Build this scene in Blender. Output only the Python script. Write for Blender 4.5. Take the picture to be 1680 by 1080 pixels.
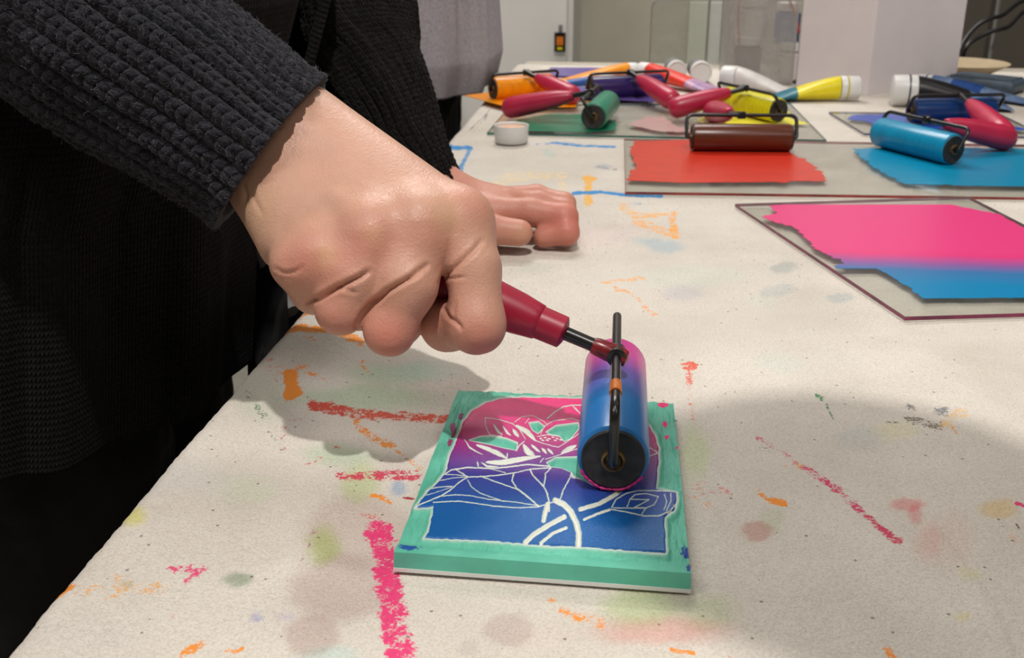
import bpy, bmesh, math, random
import numpy as np
from mathutils import Vector
random.seed(7); RNG = np.random.default_rng(7)
for o in list(bpy.data.objects): bpy.data.objects.remove(o)
sc = bpy.context.scene
COL = sc.collection
# ------------------------------------------------------------------ camera
ZT = 0.752                       # top of the cloth on the table
HC = 0.224                       # lens height above the cloth
YAW = math.radians(6.5); PITCH = math.atan(673/1750); F = 1750.0
cy, sy = math.cos(YAW), math.sin(YAW); cp, sp = math.cos(PITCH), math.sin(PITCH)
cd = bpy.data.cameras.new('camera'); cam = bpy.data.objects.new('camera', cd); COL.objects.link(cam)
cam.location = (0, 0, ZT+HC); cam.rotation_euler = (math.pi/2-PITCH, 0, YAW)
cd.sensor_width = 36; cd.lens = F/1680*36; cd.clip_start = 0.01; cd.clip_end = 30
cd.dof.use_dof = True; cd.dof.focus_distance = 0.47; cd.dof.aperture_fstop = 24
sc.camera = cam
sc.view_settings.view_transform = 'Standard'; sc.view_settings.look = 'None'
sc.view_settings.gamma = 1; sc.view_settings.use_curve_mapping = False
sc.view_settings.exposure = -0.1
# ------------------------------------------------------------------ world and lights
w = bpy.data.worlds.new('world'); sc.world = w; w.use_nodes = True
w.node_tree.nodes['Background'].inputs[0].default_value = (0.9, 0.93, 1, 1)
w.node_tree.nodes['Background'].inputs[1].default_value = 0.05
def C(x, y, h):                  # right, ahead, above the cloth (as seen by somebody standing at the lens)
    return np.array([x*cy-y*sy, x*sy+y*cy, ZT+h])
def light(name, kind, loc, energy, size=0.1, size_y=None, color=(1, 1, 1), target=None):
    l = bpy.data.lights.new(name, kind); l.energy = energy; l.color = color
    if kind == 'AREA':
        l.shape = 'RECTANGLE'; l.size = size; l.size_y = size_y or size
    else: l.shadow_soft_size = size
    if kind == 'SPOT': l.spot_size = math.radians(110); l.spot_blend = .5
    o = bpy.data.objects.new(name, l); o.location = loc; COL.objects.link(o)
    if target is not None:
        o.rotation_euler = (Vector(target)-Vector(loc)).to_track_quat('-Z', 'Y').to_euler()
    return o
KD = np.array([.002, -.030, .090])                 # towards the key lamp
key = C(0, .4, 0)+0
kt = (2.70-ZT)/KD[2]
KEYP = C(0.0+KD[0]*kt, .44+KD[1]*kt, 0); KEYP[2] = 2.70
light('key_lamp', 'SPOT', KEYP, 118, .03, color=(1, .95, .90), target=C(0, .5, 0))
BACKP = C(-.25, 1.75, 0); BACKP[2] = 2.70
light('back_lamp', 'SPOT', BACKP, 26, .07, color=(1, .95, .90), target=C(.1, .9, 0))
PANELS = [(-.3, 2.35, 36), (1.3, -.9, 9.5), (-1.3, -.6, 18), (1.5, 1.2, 2.5)]  # the first panel is added to brighten the back wall
for i, (x, y, e) in enumerate(PANELS):
    light('panel_lamp', 'AREA', (x, y, 2.68), e, 1.15, .28, (1, .97, .94))
# ------------------------------------------------------------------ projection helpers
FW = np.array([-sy*cp, cy*cp, -sp]); RT = np.array([cy, sy, 0.0]); UP = np.array([-sy*sp, cy*sp, cp])
CAM = np.array([0, 0, ZT+HC])
def P(px, py, d):                # point seen at a pixel, at depth d
    return CAM+d*(FW+RT*(px-840)/F-UP*(py-540)/F)
def G(px, py, z=ZT):             # point seen at a pixel, on the level z
    r = FW+RT*(px-840)/F-UP*(py-540)/F
    return CAM+r*((z-CAM[2])/r[2])
def proj(p):
    q = np.asarray(p)-CAM; d = q@FW
    return 840+F*(q@RT)/d, 540-F*(q@UP)/d
# ------------------------------------------------------------------ noise
def _hash(ix, iy, s):
    n = (ix*374761393+iy*668265263+s*144665) & 0x7fffffff
    n = ((n ^ (n >> 13))*1274126177) & 0x7fffffff
    return ((n ^ (n >> 16)) & 0xffff)/65535.0
def vnoise(x, y, s=0):
    x = np.asarray(x, float); y = np.asarray(y, float)
    ix = np.floor(x).astype(np.int64); iy = np.floor(y).astype(np.int64)
    fx = x-ix; fy = y-iy; fx = fx*fx*(3-2*fx); fy = fy*fy*(3-2*fy)
    a = _hash(ix, iy, s); b = _hash(ix+1, iy, s); c = _hash(ix, iy+1, s); d = _hash(ix+1, iy+1, s)
    return (a*(1-fx)+b*fx)*(1-fy)+(c*(1-fx)+d*fx)*fy
def fbm(x, y, s=0, o=3):
    r = 0; a = .5
    for k in range(o): r = r+a*vnoise(x*2**k, y*2**k, s+k*17); a *= .5
    return r/(1-.5**o)
def sstep(a, b, x):
    t = np.clip((x-a)/(b-a), 0, 1); return t*t*(3-2*t)
# ------------------------------------------------------------------ materials
def L(r, g=None, b=None):
    if g is None: r, g, b = [int(r[i:i+2], 16) for i in (0, 2, 4)]
    f = lambda c: (c/255/12.92 if c/255 <= .04045 else ((c/255+.055)/1.055)**2.4)
    return (f(r), f(g), f(b), 1)
class NT:
    def __init__(s, name):
        s.m = bpy.data.materials.new(name); s.m.use_nodes = True; s.t = s.m.node_tree
        s.b = s.t.nodes['Principled BSDF']; s.out = s.t.nodes['Material Output']
    def n(s, typ, **kw):
        x = s.t.nodes.new(typ)
        for k, v in kw.items():
            if k.startswith('_'): setattr(x, k[1:], v)
        return x
    def l(s, a, b): s.t.links.new(a, b)
    def tc(s, kind='Object'):
        return s.n('ShaderNodeTexCoord').outputs[kind]
    def noise(s, vec, scale, detail=3, rough=.5):
        x = s.n('ShaderNodeTexNoise'); x.inputs['Scale'].default_value = scale
        x.inputs['Detail'].default_value = detail; x.inputs['Roughness'].default_value = rough
        s.l(vec, x.inputs['Vector']); return x.outputs['Fac']
    def ramp(s, fac, stops):
        x = s.n('ShaderNodeValToRGB'); e = x.color_ramp.elements
        while len(e) < len(stops): e.new(.5)
        for i, (p, c) in enumerate(stops):
            e[i].position = p; e[i].color = c if hasattr(c, '__len__') else (c, c, c, 1)
        s.l(fac, x.inputs[0]); return x.outputs[0]
    def math(s, op, a, b=None, clamp=False):
        x = s.n('ShaderNodeMath'); x.operation = op; x.use_clamp = clamp
        for i, v in enumerate((a, b)):
            if v is None: continue
            if isinstance(v, (int, float)): x.inputs[i].default_value = v
            else: s.l(v, x.inputs[i])
        return x.outputs[0]
    def mix(s, fac, a, b, mode='MIX'):
        x = s.n('ShaderNodeMix'); x.data_type = 'RGBA'; x.blend_type = mode
        for i, v in ((0, fac), (6, a), (7, b)):
            if isinstance(v, (int, float)): x.inputs[i].default_value = v
            elif isinstance(v, tuple): x.inputs[i].default_value = v
            else: s.l(v, x.inputs[i])
        return x.outputs[2]
    def attr(s, name):
        x = s.n('ShaderNodeAttribute'); x.attribute_name = name; return x
    def bump(s, h, strength, dist):
        x = s.n('ShaderNodeBump'); x.inputs['Strength'].default_value = strength
        x.inputs['Distance'].default_value = dist; s.l(h, x.inputs['Height'])
        s.l(x.outputs[0], s.b.inputs['Normal']); return x
    def set(s, **kw):
        for k, v in kw.items():
            i = s.b.inputs[k.replace('_', ' ')]
            if isinstance(v, (int, float, tuple)): i.default_value = v
            else: s.l(v, i)
        return s
def simple(name, col, rough=.5, var=.12, scale=60, bump=0, metallic=0, spec=.5, coat=0, sss=0, vc2=None):
    m = NT(name); v = m.tc()
    f = m.noise(v, scale, 4, .6)
    c2 = vc2 or tuple(x*(1-var*2.2) for x in col[:3])+(1,)
    c1 = tuple(min(1, x*(1+var)) for x in col[:3])+(1,)
    m.set(Base_Color=m.ramp(f, [(.3, c2), (.7, c1)]), Roughness=rough, Metallic=metallic)
    m.b.inputs['Specular IOR Level'].default_value = spec
    m.b.inputs['Coat Weight'].default_value = coat; m.b.inputs['Coat Roughness'].default_value = .08
    if bump: m.bump(m.noise(v, scale*4, 3), .5, bump)
    return m.m
M = {}
M['wall'] = simple('wall_paint', L(172, 168, 156), .8, .03, 8)
M['wallolive'] = simple('olive_wall_paint', L(186, 182, 166), .8, .03, 8)
M['wallwhite'] = simple('white_panel', L(222, 220, 214), .6, .02, 6)
M['trim'] = simple('pale_trim', L(205, 206, 190), .5, .02, 6)
M['floor'] = simple('grey_floor', L(128, 124, 116), .5, .08, 12)
M['ceiling'] = simple('ceiling_paint', L(225, 222, 215), .85, .02, 5)
M['darkcab'] = simple('dark_cabinet', L(84, 78, 68), .6, .05, 8)
M['tabletop'] = simple('beige_laminate', L(178, 170, 155), .5, .04, 20)
M['black'] = simple('black_steel', L(26, 25, 26), .28, .2, 150, spec=.6)
M['rod'] = simple('black_rod', L(22, 21, 22), .3, .25, 300, spec=.6)
M['handle'] = simple('crimson_plastic', L(158, 26, 54), .36, .06, 40, spec=.5)
M['handlebg'] = simple('crimson_plastic_handle', L(184, 36, 72), .34, .06, 40, spec=.5)
M['rubberend'] = simple('dark_rubber', L(48, 44, 44), .55, .3, 220)
M['bushing'] = simple('brass_bushing', L(120, 96, 60), .4, .3, 300, metallic=.5)
M['white'] = simple('white_plastic', L(222, 222, 220), .38, .02, 40)
M['card'] = simple('white_cardboard', L(222, 214, 217), .8, .015, 30)
M['dish'] = simple('tan_ceramic', L(178, 160, 130), .45, .05, 50)
M['phone'] = simple('blue_grey_case', L(70, 84, 98), .5, .15, 60)
M['grey'] = simple('grey_plastic', L(120, 118, 116), .5, .05, 60)
M['teal'] = simple('teal_label', L(15, 110, 130), .4, .1, 90)
M['blueband'] = simple('blue_label', L(28, 78, 150), .4, .1, 90)
M['redpaint'] = simple('red_paint_stain', L(130, 30, 36), .3, .3, 300)
M['orangepaint'] = simple('orange_paint_stain', L(220, 120, 25), .45, .2, 300)
M['jeans'] = simple('black_trousers', L(17, 17, 20), .9, .2, 200)
M['hair'] = simple('brown_hair', L(40, 28, 22), .6, .3, 90)
M['softblack'] = simple('soft_black_vinyl', L(24, 24, 26), .18, .3, 60)
def emis(name, col, st):
    m = bpy.data.materials.new(name); m.use_nodes = True; b = m.node_tree.nodes['Principled BSDF']
    b.inputs['Base Color'].default_value = (.9, .9, .9, 1)
    b.inputs['Emission Color'].default_value = col; b.inputs['Emission Strength'].default_value = st; return m
M['lampface'] = emis('lamp_diffuser', (1, .95, .88, 1), 1.5)
def inkmat(name, col, rough=.3, var=.08):
    m = NT(name); v = m.tc()
    mp = m.n('ShaderNodeMapping'); mp.inputs['Scale'].default_value = (8, 60, 8); m.l(v, mp.inputs[0])
    f = m.noise(mp.outputs[0], 4, 4, .6)
    c2 = tuple(x*(1-var*2) for x in col[:3])+(1,); c1 = tuple(min(1, x*(1+var)) for x in col[:3])+(1,)
    m.set(Base_Color=m.ramp(f, [(.3, c2), (.7, c1)]), Roughness=rough)
    m.bump(m.noise(v, 900, 2), .25, .0002)
    return m.m
INK = {k: inkmat('ink_'+k, L(*c)) for k, c in dict(red=(212, 50, 30), cyan=(0, 136, 176), orange=(246, 152, 8),
       violet=(46, 26, 92), lilac=(104, 84, 160), green=(10, 130, 98), yellow=(222, 214, 20), paleyellow=(236, 228, 70),
       brown=(92, 44, 24), blue=(52, 84, 180), navy=(14, 52, 108), pinkwash=(198, 164, 160), greywash=(176, 170, 166),
       greenwash=(60, 140, 112), roller_green=(38, 138, 108)).items()}
def gradmat(name, stops, axis_pt, axis_dir, length, rough=.3):
    # colour runs along a fixed line in the object (ink rolled out as a blend)
    m = NT(name); g = m.n('ShaderNodeNewGeometry')
    s = m.n('ShaderNodeVectorMath'); s.operation = 'SUBTRACT'; m.l(g.outputs['Position'], s.inputs[0]); s.inputs[1].default_value = tuple(axis_pt)
    d = m.n('ShaderNodeVectorMath'); d.operation = 'DOT_PRODUCT'; m.l(s.outputs[0], d.inputs[0]); d.inputs[1].default_value = tuple(axis_dir)
    f = m.math('DIVIDE', d.outputs['Value'], length)
    nz = m.noise(m.tc(), 25, 3)
    f = m.math('ADD', f, m.math('MULTIPLY', m.math('SUBTRACT', nz, .5), .12))
    m.set(Base_Color=m.ramp(f, stops), Roughness=rough)
    m.bump(m.noise(m.tc(), 900, 2), .25, .0002)
    return m
def glassmat(name, tint, alpha_rough=.08, haze=(.46, .45, .40, 1), h0=.05, h1=.16):
    m = NT(name); t = m.n('ShaderNodeBsdfTransparent'); t.inputs[0].default_value = tint
    g = m.n('ShaderNodeBsdfGlossy'); g.inputs['Roughness'].default_value = alpha_rough
    fr = m.n('ShaderNodeFresnel'); fr.inputs[0].default_value = 1.4; ge = m.n('ShaderNodeNewGeometry')
    fo = m.math('MULTIPLY', fr.outputs[0], m.math('SUBTRACT', 1.0, ge.outputs['Backfacing']))
    mx = m.n('ShaderNodeMixShader'); m.l(fo, mx.inputs[0]); m.l(t.outputs[0], mx.inputs[1]); m.l(g.outputs[0], mx.inputs[2])
    df = m.n('ShaderNodeBsdfDiffuse'); df.inputs[0].default_value = haze
    m2 = m.n('ShaderNodeMixShader'); m2.inputs[0].default_value = .25
    sm = m.noise(m.tc(), 30, 4); m.l(m.ramp(sm, [(.35, h0), (.75, h1)]), m2.inputs[0])
    m.l(mx.outputs[0], m2.inputs[1]); m.l(df.outputs[0], m2.inputs[2]); m.l(m2.outputs[0], m.out.inputs[0])
    return m.m
M['glass'] = glassmat('plate_glass', (.955, .96, .945, 1))
M['acrylic'] = glassmat('clear_acrylic', (.93, .94, .93, 1))
M['tote'] = glassmat('frosted_plastic', (.95, .95, .94, 1), .25, (.52, .50, .48, 1), .26, .46)
# ------------------------------------------------------------------ mesh helpers
def tag(o, label=None, cat=None, group=None, kind=None):
    if label: o['label'] = label
    if cat: o['category'] = cat
    if group: o['group'] = group
    if kind: o['kind'] = kind
    return o
def root(name, loc, label, cat, group=None):
    o = bpy.data.objects.new(name, None); o.location = tuple(loc); COL.objects.link(o); o.empty_display_size = .02
    return tag(o, label, cat, group)
def wloc(o):
    p = np.zeros(3)
    while o: p = p+np.array(o.location); o = o.parent
    return p
class MB:                        # collects geometry in world space
    def __init__(s): s.v = []; s.f = []; s.n = 0
    def add(s, v, f):
        v = np.asarray(v, float); s.v.append(v); s.f += [tuple(i+s.n for i in q) for q in f]; s.n += len(v); return s
    def grid(s, A, wrapu=False, wrapv=False, caps=False):
        nv, nu = A.shape[:2]; idx = np.arange(nv*nu).reshape(nv, nu)
        a = idx; ii = range(nv if wrapv else nv-1); jj = range(nu if wrapu else nu-1)
        f = [(idx[i, j], idx[i, (j+1) % nu], idx[(i+1) % nv, (j+1) % nu], idx[(i+1) % nv, j]) for i in ii for j in jj]
        if caps: f += [tuple(idx[0][::-1]), tuple(idx[-1])]
        return s.add(A.reshape(-1, 3), [tuple(int(k) for k in q) for q in f])
    def box(s, c, size, ax=None):
        ax = np.eye(3) if ax is None else np.asarray(ax)
        c = np.asarray(c, float); h = np.asarray(size)/2
        v = [c+ax[0]*h[0]*a+ax[1]*h[1]*b+ax[2]*h[2]*d for a in (-1, 1) for b in (-1, 1) for d in (-1, 1)]
        return s.add(v, [(0, 1, 3, 2), (4, 6, 7, 5), (0, 4, 5, 1), (2, 3, 7, 6), (0, 2, 6, 4), (1, 5, 7, 3)])
    def lathe(s, a, d, prof, n=40, squash=None):
        # prof: (along, radius)
        d = np.asarray(d, float); d = d/np.linalg.norm(d)
        u = np.cross(d, [0, 0, 1.0]);
        if np.linalg.norm(u) < 1e-3: u = np.array([1.0, 0, 0])
        u /= np.linalg.norm(u); v = np.cross(u, d)
        th = np.linspace(0, 2*np.pi, n, endpoint=False)
        A = np.array([[np.asarray(a)+d*x+(u*np.cos(t)+v*np.sin(t))*max(r, 1e-6) for t in th] for x, r in prof])
        return s.grid(A, wrapu=True, caps=True)
    def prism(s, poly, z0, z1):
        n = len(poly); v = [(p[0], p[1], z0) for p in poly]+[(p[0], p[1], z1) for p in poly]
        return s.add(v, [tuple(range(n))[::-1], tuple(range(n, 2*n))]+[(i, (i+1) % n, n+(i+1) % n, n+i) for i in range(n)])
    def sweep(s, pts, r, n=14):
        pts = [np.asarray(p, float) for p in pts]; m = len(pts)
        rr = r if hasattr(r, '__len__') else [r]*m
        T = [pts[min(i+1, m-1)]-pts[max(i-1, 0)] for i in range(m)]; T = [t/np.linalg.norm(t) for t in T]
        u = np.cross(T[0], [0.3, .2, 1.0]); u /= np.linalg.norm(u); rows = []
        th = np.linspace(0, 2*np.pi, n, endpoint=False)
        for i in range(m):
            u = u-T[i]*(u@T[i]); u /= np.linalg.norm(u); v = np.cross(T[i], u)
            rows.append([pts[i]+(u*np.cos(t)+v*np.sin(t))*rr[i] for t in th])
        return s.grid(np.array(rows), wrapu=True, caps=True)
    def build(s, name, mat, parent=None, smooth=True, bevel=0, flat_angle=40):
        v = np.vstack(s.v)-(wloc(parent) if parent else 0)
        me = bpy.data.meshes.new(name); me.from_pydata(v.tolist(), [], s.f); me.validate()
        bm = bmesh.new(); bm.from_mesh(me); bmesh.ops.recalc_face_normals(bm, faces=bm.faces)
        bm.to_mesh(me); bm.free(); me.materials.append(mat)
        o = bpy.data.objects.new(name, me); COL.objects.link(o)
        if parent: o.parent = parent
        if bevel:
            b = o.modifiers.new('bevel', 'BEVEL'); b.width = bevel; b.segments = 3; b.limit_method = 'ANGLE'; b.angle_limit = math.radians(35)
        if smooth:
            me.polygons.foreach_set('use_smooth', [True]*len(me.polygons))
            e = [0]*0
            try: me.set_sharp_from_angle(angle=math.radians(flat_angle))
            except Exception: pass
        return o
def fillet(pts, rad, n=6):
    pts = [np.asarray(p, float) for p in pts]; out = [pts[0]]
    for i in range(1, len(pts)-1):
        a, b, c = pts[i-1:i+2]; u = (a-b)/np.linalg.norm(a-b); v = (c-b)/np.linalg.norm(c-b)
        r = min(rad, np.linalg.norm(a-b)*.45, np.linalg.norm(c-b)*.45); p0 = b+u*r; p1 = b+v*r
        for k in range(n+1):
            t = k/n; out.append(p0*(1-t)**2+2*b*t*(1-t)+p1*t*t)
    out.append(pts[-1]); return out
def spline(pts, n=10):
    pts = [np.asarray(p, float) for p in pts]; q = [2*pts[0]-pts[1]]+pts+[2*pts[-1]-pts[-2]]; out = []
    for i in range(1, len(q)-2):
        for k in range(n):
            t = k/n; a, b, c, d = q[i-1:i+3]
            out.append(.5*((2*b)+(-a+c)*t+(2*a-5*b+4*c-d)*t*t+(-a+3*b-3*c+d)*t**3))
    out.append(pts[-1]); return out
def fastmesh(name, V, Fq, mat, parent=None, attrs=None, uv=None, smooth=True):
    me = bpy.data.meshes.new(name); V = np.asarray(V, np.float32)-(wloc(parent) if parent else 0).astype(np.float32) if parent else np.asarray(V, np.float32)
    Fq = np.asarray(Fq, np.int32); me.vertices.add(len(V)); me.vertices.foreach_set('co', V.astype(np.float32).ravel())
    me.loops.add(Fq.size); me.loops.foreach_set('vertex_index', Fq.ravel())
    me.polygons.add(len(Fq)); me.polygons.foreach_set('loop_start', np.arange(len(Fq), dtype=np.int32)*Fq.shape[1])
    try: me.polygons.foreach_set('loop_total', np.full(len(Fq), Fq.shape[1], np.int32))
    except Exception: pass
    me.update(calc_edges=True)
    if smooth: me.polygons.foreach_set('use_smooth', np.ones(len(Fq), bool))
    for k, a in (attrs or {}).items():
        if a.ndim == 1:
            t = me.attributes.new(k, 'FLOAT', 'POINT'); t.data.foreach_set('value', a.astype(np.float32))
        else:
            t = me.attributes.new(k, 'FLOAT_COLOR', 'POINT'); t.data.foreach_set('color', np.c_[a, np.ones(len(a))].astype(np.float32).ravel())
    if uv is not None:
        l = me.uv_layers.new(name='uv'); l.data.foreach_set('uv', uv[Fq.ravel()].astype(np.float32).ravel())
    me.materials.append(mat); o = bpy.data.objects.new(name, me); COL.objects.link(o)
    if parent: o.parent = parent
    return o
def gridfaces(nv, nu, wrap=False):
    i = np.arange(nv-1)[:, None]; j = np.arange(nu if wrap else nu-1)[None]; j2 = (j+1) % nu
    return np.stack([i*nu+j, i*nu+j2, (i+1)*nu+j2, (i+1)*nu+j], -1).reshape(-1, 4)
# ------------------------------------------------------------------ smooth solids (distance fields meshed as one surface)
def seg(p, a, b, ra, rb):
    a = np.asarray(a, np.float32); b = np.asarray(b, np.float32); ab = b-a
    t = np.clip(((p-a)@ab)/max(ab@ab, 1e-12), 0, 1)
    return np.linalg.norm(p-a-t[..., None]*ab, axis=-1)-(ra+(rb-ra)*t)
def ell(p, c, ax, r):
    q = (p-np.asarray(c, np.float32))@np.asarray(ax, np.float32).T/np.asarray(r, np.float32)
    k = np.linalg.norm(q, axis=-1); return (k-1)*min(r)
def smin(a, b, k):
    h = np.clip(.5+.5*(b-a)/k, 0, 1); return b*(1-h)+a*h-k*h*(1-h)
def chain(p, pts, rs, k):
    d = None
    for i in range(len(pts)-1):
        e = seg(p, pts[i], pts[i+1], rs[i], rs[i+1]); d = e if d is None else smin(d, e, k)
    return d
def surfnet(f, lo, hi, h):
    lo = np.asarray(lo, np.float32); n = np.ceil((np.asarray(hi)-lo)/h).astype(int)+1
    ax = [lo[i]+h*np.arange(n[i], dtype=np.float32) for i in range(3)]
    D = np.empty(n, np.float32)
    for i in range(0, n[0], 16):
        X, Y, Z = np.meshgrid(ax[0][i:i+16], ax[1], ax[2], indexing='ij'); D[i:i+16] = f(np.stack([X, Y, Z], -1))
    S = D < 0; c = [slice(None, -1), slice(1, None)]
    acc = np.zeros(tuple(n-1)+(3,), np.float32); cnt = np.zeros(tuple(n-1), np.float32)
    corners = [(a, b, d) for a in (0, 1) for b in (0, 1) for d in (0, 1)]
    for k1 in corners:
        for a in range(3):
            if k1[a]: continue
            k2 = list(k1); k2[a] = 1
            d1 = D[c[k1[0]], c[k1[1]], c[k1[2]]]; d2 = D[c[k2[0]], c[k2[1]], c[k2[2]]]
            m = (d1 < 0) != (d2 < 0); t = np.where(m, d1/np.where(m, d1-d2, 1), 0)
            for q in range(3):
                acc[..., q] += np.where(m, (t if q == a else k1[q]), 0)
            cnt += m
    act = cnt > 0; ids = -np.ones(tuple(n-1), np.int64); ids[act] = np.arange(act.sum())
    I = np.argwhere(act); V = lo+h*(I+acc[act]/cnt[act][:, None]); Fs = []
    for a in range(3):
        b, d = (a+1) % 3, (a+2) % 3
        s1 = [slice(None)]*3; s2 = [slice(None)]*3; s1[a] = slice(None, -1); s2[a] = slice(1, None)
        A = S[tuple(s1)]; B = S[tuple(s2)]; E = np.argwhere(A != B)
        E = E[(E[:, b] > 0) & (E[:, d] > 0) & (E[:, b] < n[b]-1) & (E[:, d] < n[d]-1)]
        inside = A[tuple(E.T)]; q = []
        for ob, od in ((-1, -1), (0, -1), (0, 0), (-1, 0)):
            e = E.copy(); e[:, b] += ob; e[:, d] += od; q.append(ids[tuple(e.T)])
        q = np.stack(q, 1); q[~inside] = q[~inside][:, ::-1]; Fs.append(q)
    return V, np.vstack(Fs)
def relax(V, Fq, it=2, lam=.5):
    e = np.vstack([Fq[:, [0, 1]], Fq[:, [1, 2]], Fq[:, [2, 3]], Fq[:, [3, 0]]]); e = np.vstack([e, e[:, ::-1]])
    cnt = np.bincount(e[:, 0], minlength=len(V))[:, None]
    for _ in range(it):
        for l in (lam, -lam*1.03):
            s = np.stack([np.bincount(e[:, 0], V[e[:, 1], k], minlength=len(V)) for k in range(3)], 1)
            V = V+l*(s/np.maximum(cnt, 1)-V)
    return V
# ================================================================== ROOM
def struct(name, mb, mat, **k):
    o = mb.build(name, mat, smooth=False, **k); o['kind'] = 'structure'; return o
X0, X1, Y0, Y1, ZC = -2.6, 3.0, -2.6, 3.3, 2.75
struct('floor', MB().box(((X0+X1)/2, (Y0+Y1)/2, -.05), (X1-X0+.4, Y1-Y0+.4, .1)), M['floor'])
struct('ceiling', MB().box(((X0+X1)/2, (Y0+Y1)/2, ZC+.05), (X1-X0+.4, Y1-Y0+.4, .1)), M['ceiling'])
struct('wall_back', MB().box(((X0+X1)/2, Y1+.05, ZC/2), (X1-X0+.4, .1, ZC)), M['wallolive'])
struct('wall_front', MB().box(((X0+X1)/2, Y0-.05, ZC/2), (X1-X0+.4, .1, ZC)), M['wall'])
struct('wall_left', MB().box((X0-.05, (Y0+Y1)/2, ZC/2), (.1, Y1-Y0, ZC)), M['wall'])
struct('wall_right', MB().box((X1+.05, (Y0+Y1)/2, ZC/2), (.1, Y1-Y0, ZC)), M['wall'])
def span(px0, px1, Y):           # world x range seen between two pixel columns on the plane y = Y near table height
    r0 = FW+RT*(px0-840)/F-UP*(60-540)/F; r1 = FW+RT*(px1-840)/F-UP*(60-540)/F
    return r0[0]/r0[1]*Y, r1[0]/r1[1]*Y
a, b = span(560, 940, 2.9)
cab = root('tall_cabinet', ((a+b)/2, 3.08, 0), 'tall white cabinet door behind the far end of the table', 'cabinet')
MB().box(((a+b)/2, 3.1, 1.08), (b-a, .38, 2.16)).build('body', M['wallwhite'], cab, False, bevel=.004)
MB().box(((a+b)/2-.0, 2.9, 1.1), (b-a-.03, .018, 2.05)).build('door', M['wallwhite'], cab, False, bevel=.004)
a, b = span(1128, 1158, 3.25); struct('trim_1', MB().box(((a+b)/2, 3.26, ZC/2), (b-a, .08, ZC)), M['trim'])
a, b = span(1162, 1180, 3.2); struct('trim_2', MB().box(((a+b)/2, 3.23, ZC/2), (b-a, .14, ZC)), M['wallwhite'])
a, b = span(1500, 2300, 2.6)
dc = root('dark_cabinet', ((a+b)/2, 2.8, 0), 'dark brown cabinet in the back right corner behind the black cables', 'cabinet')
MB().box(((a+b)/2, 2.85, .95), (b-a, .5, 1.9)).build('body', M['darkcab'], dc, False, bevel=.004)
MB().box(((a+b)/2+.3, 2.585, .95), ((b-a)/2-.2, .02, 1.8)).build('door', M['darkcab'], dc, False, bevel=.003)
# ceiling lamps
for i, (x, y, e) in enumerate(PANELS):
    t = root('ceiling_light', (x, y, ZC), ['long white ceiling light panel added to brighten the back wall', 'long white ceiling light panel over the near right of the room', 'long white ceiling light panel over the near left of the room', 'long white ceiling light panel to the right of the table'][i], 'ceiling light', 'ceiling light panels')
    MB().box((x, y, 2.73), (1.24, .34, .04)).build('housing', M['white'], t, False, bevel=.004)
    MB().box((x, y, 2.705), (1.16, .28, .008)).build('diffuser', M['lampface'], t, False)
for p, lb in ((KEYP, 'small round ceiling spotlight above the near end of the table'), (BACKP, 'small round ceiling spotlight above the far half of the table')):
    t = root('ceiling_spotlight', (p[0], p[1], ZC), lb, 'spotlight')
    MB().lathe((p[0], p[1], ZC), (0, 0, -1), [(0, .09), (.025, .09), (.03, .085), (.03, .075), (.012, .07)]).build('housing', M['white'], t)
# wall tag
q = P(928, 55, 3.0); q[1] = 2.872
tg = root('wall_tag', q, 'small black tag with orange print hanging on the white cabinet door', 'tag')
MB().box(q, (.030, .006, .050)).build('card', M['black'], tg, False, bevel=.002)
MB().box(q+np.array([0, -.004, .003]), (.018, .002, .022)).build('print', M['orangepaint'], tg, False)
MB().box(q+np.array([0, -.004, -.016]), (.014, .002, .006)).build('print', INK['yellow'], tg, False)
MB().box(q+np.array([0.001, 0, .034]), (.010, .012, .020)).build('hook', M['grey'], tg, False, bevel=.002)
# ================================================================== TABLE
e0, e1 = G(0, 1025), G(735, 240)
XE = float((G(455, 535)[0]+e0[0]+e1[0])/3)
YF, TX1 = 1.80, .92
tb = root('work_table', (.35, 1.0, 0), 'long beige work table under the paint-marked canvas', 'table')
MB().box(((XE+TX1)/2+.006, (YF+.07+.09)/2, ZT-.004-.0155), (TX1-XE-.014, YF+.07-.09, .03)).build('tabletop', M['tabletop'], tb, False, bevel=.004)
for x in (XE+.09, TX1-.08):
    for y in (.14, YF-.02): MB().box((x, y, .36), (.045, .045, .72)).build('leg', M['grey'], tb, False, bevel=.003)
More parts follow.
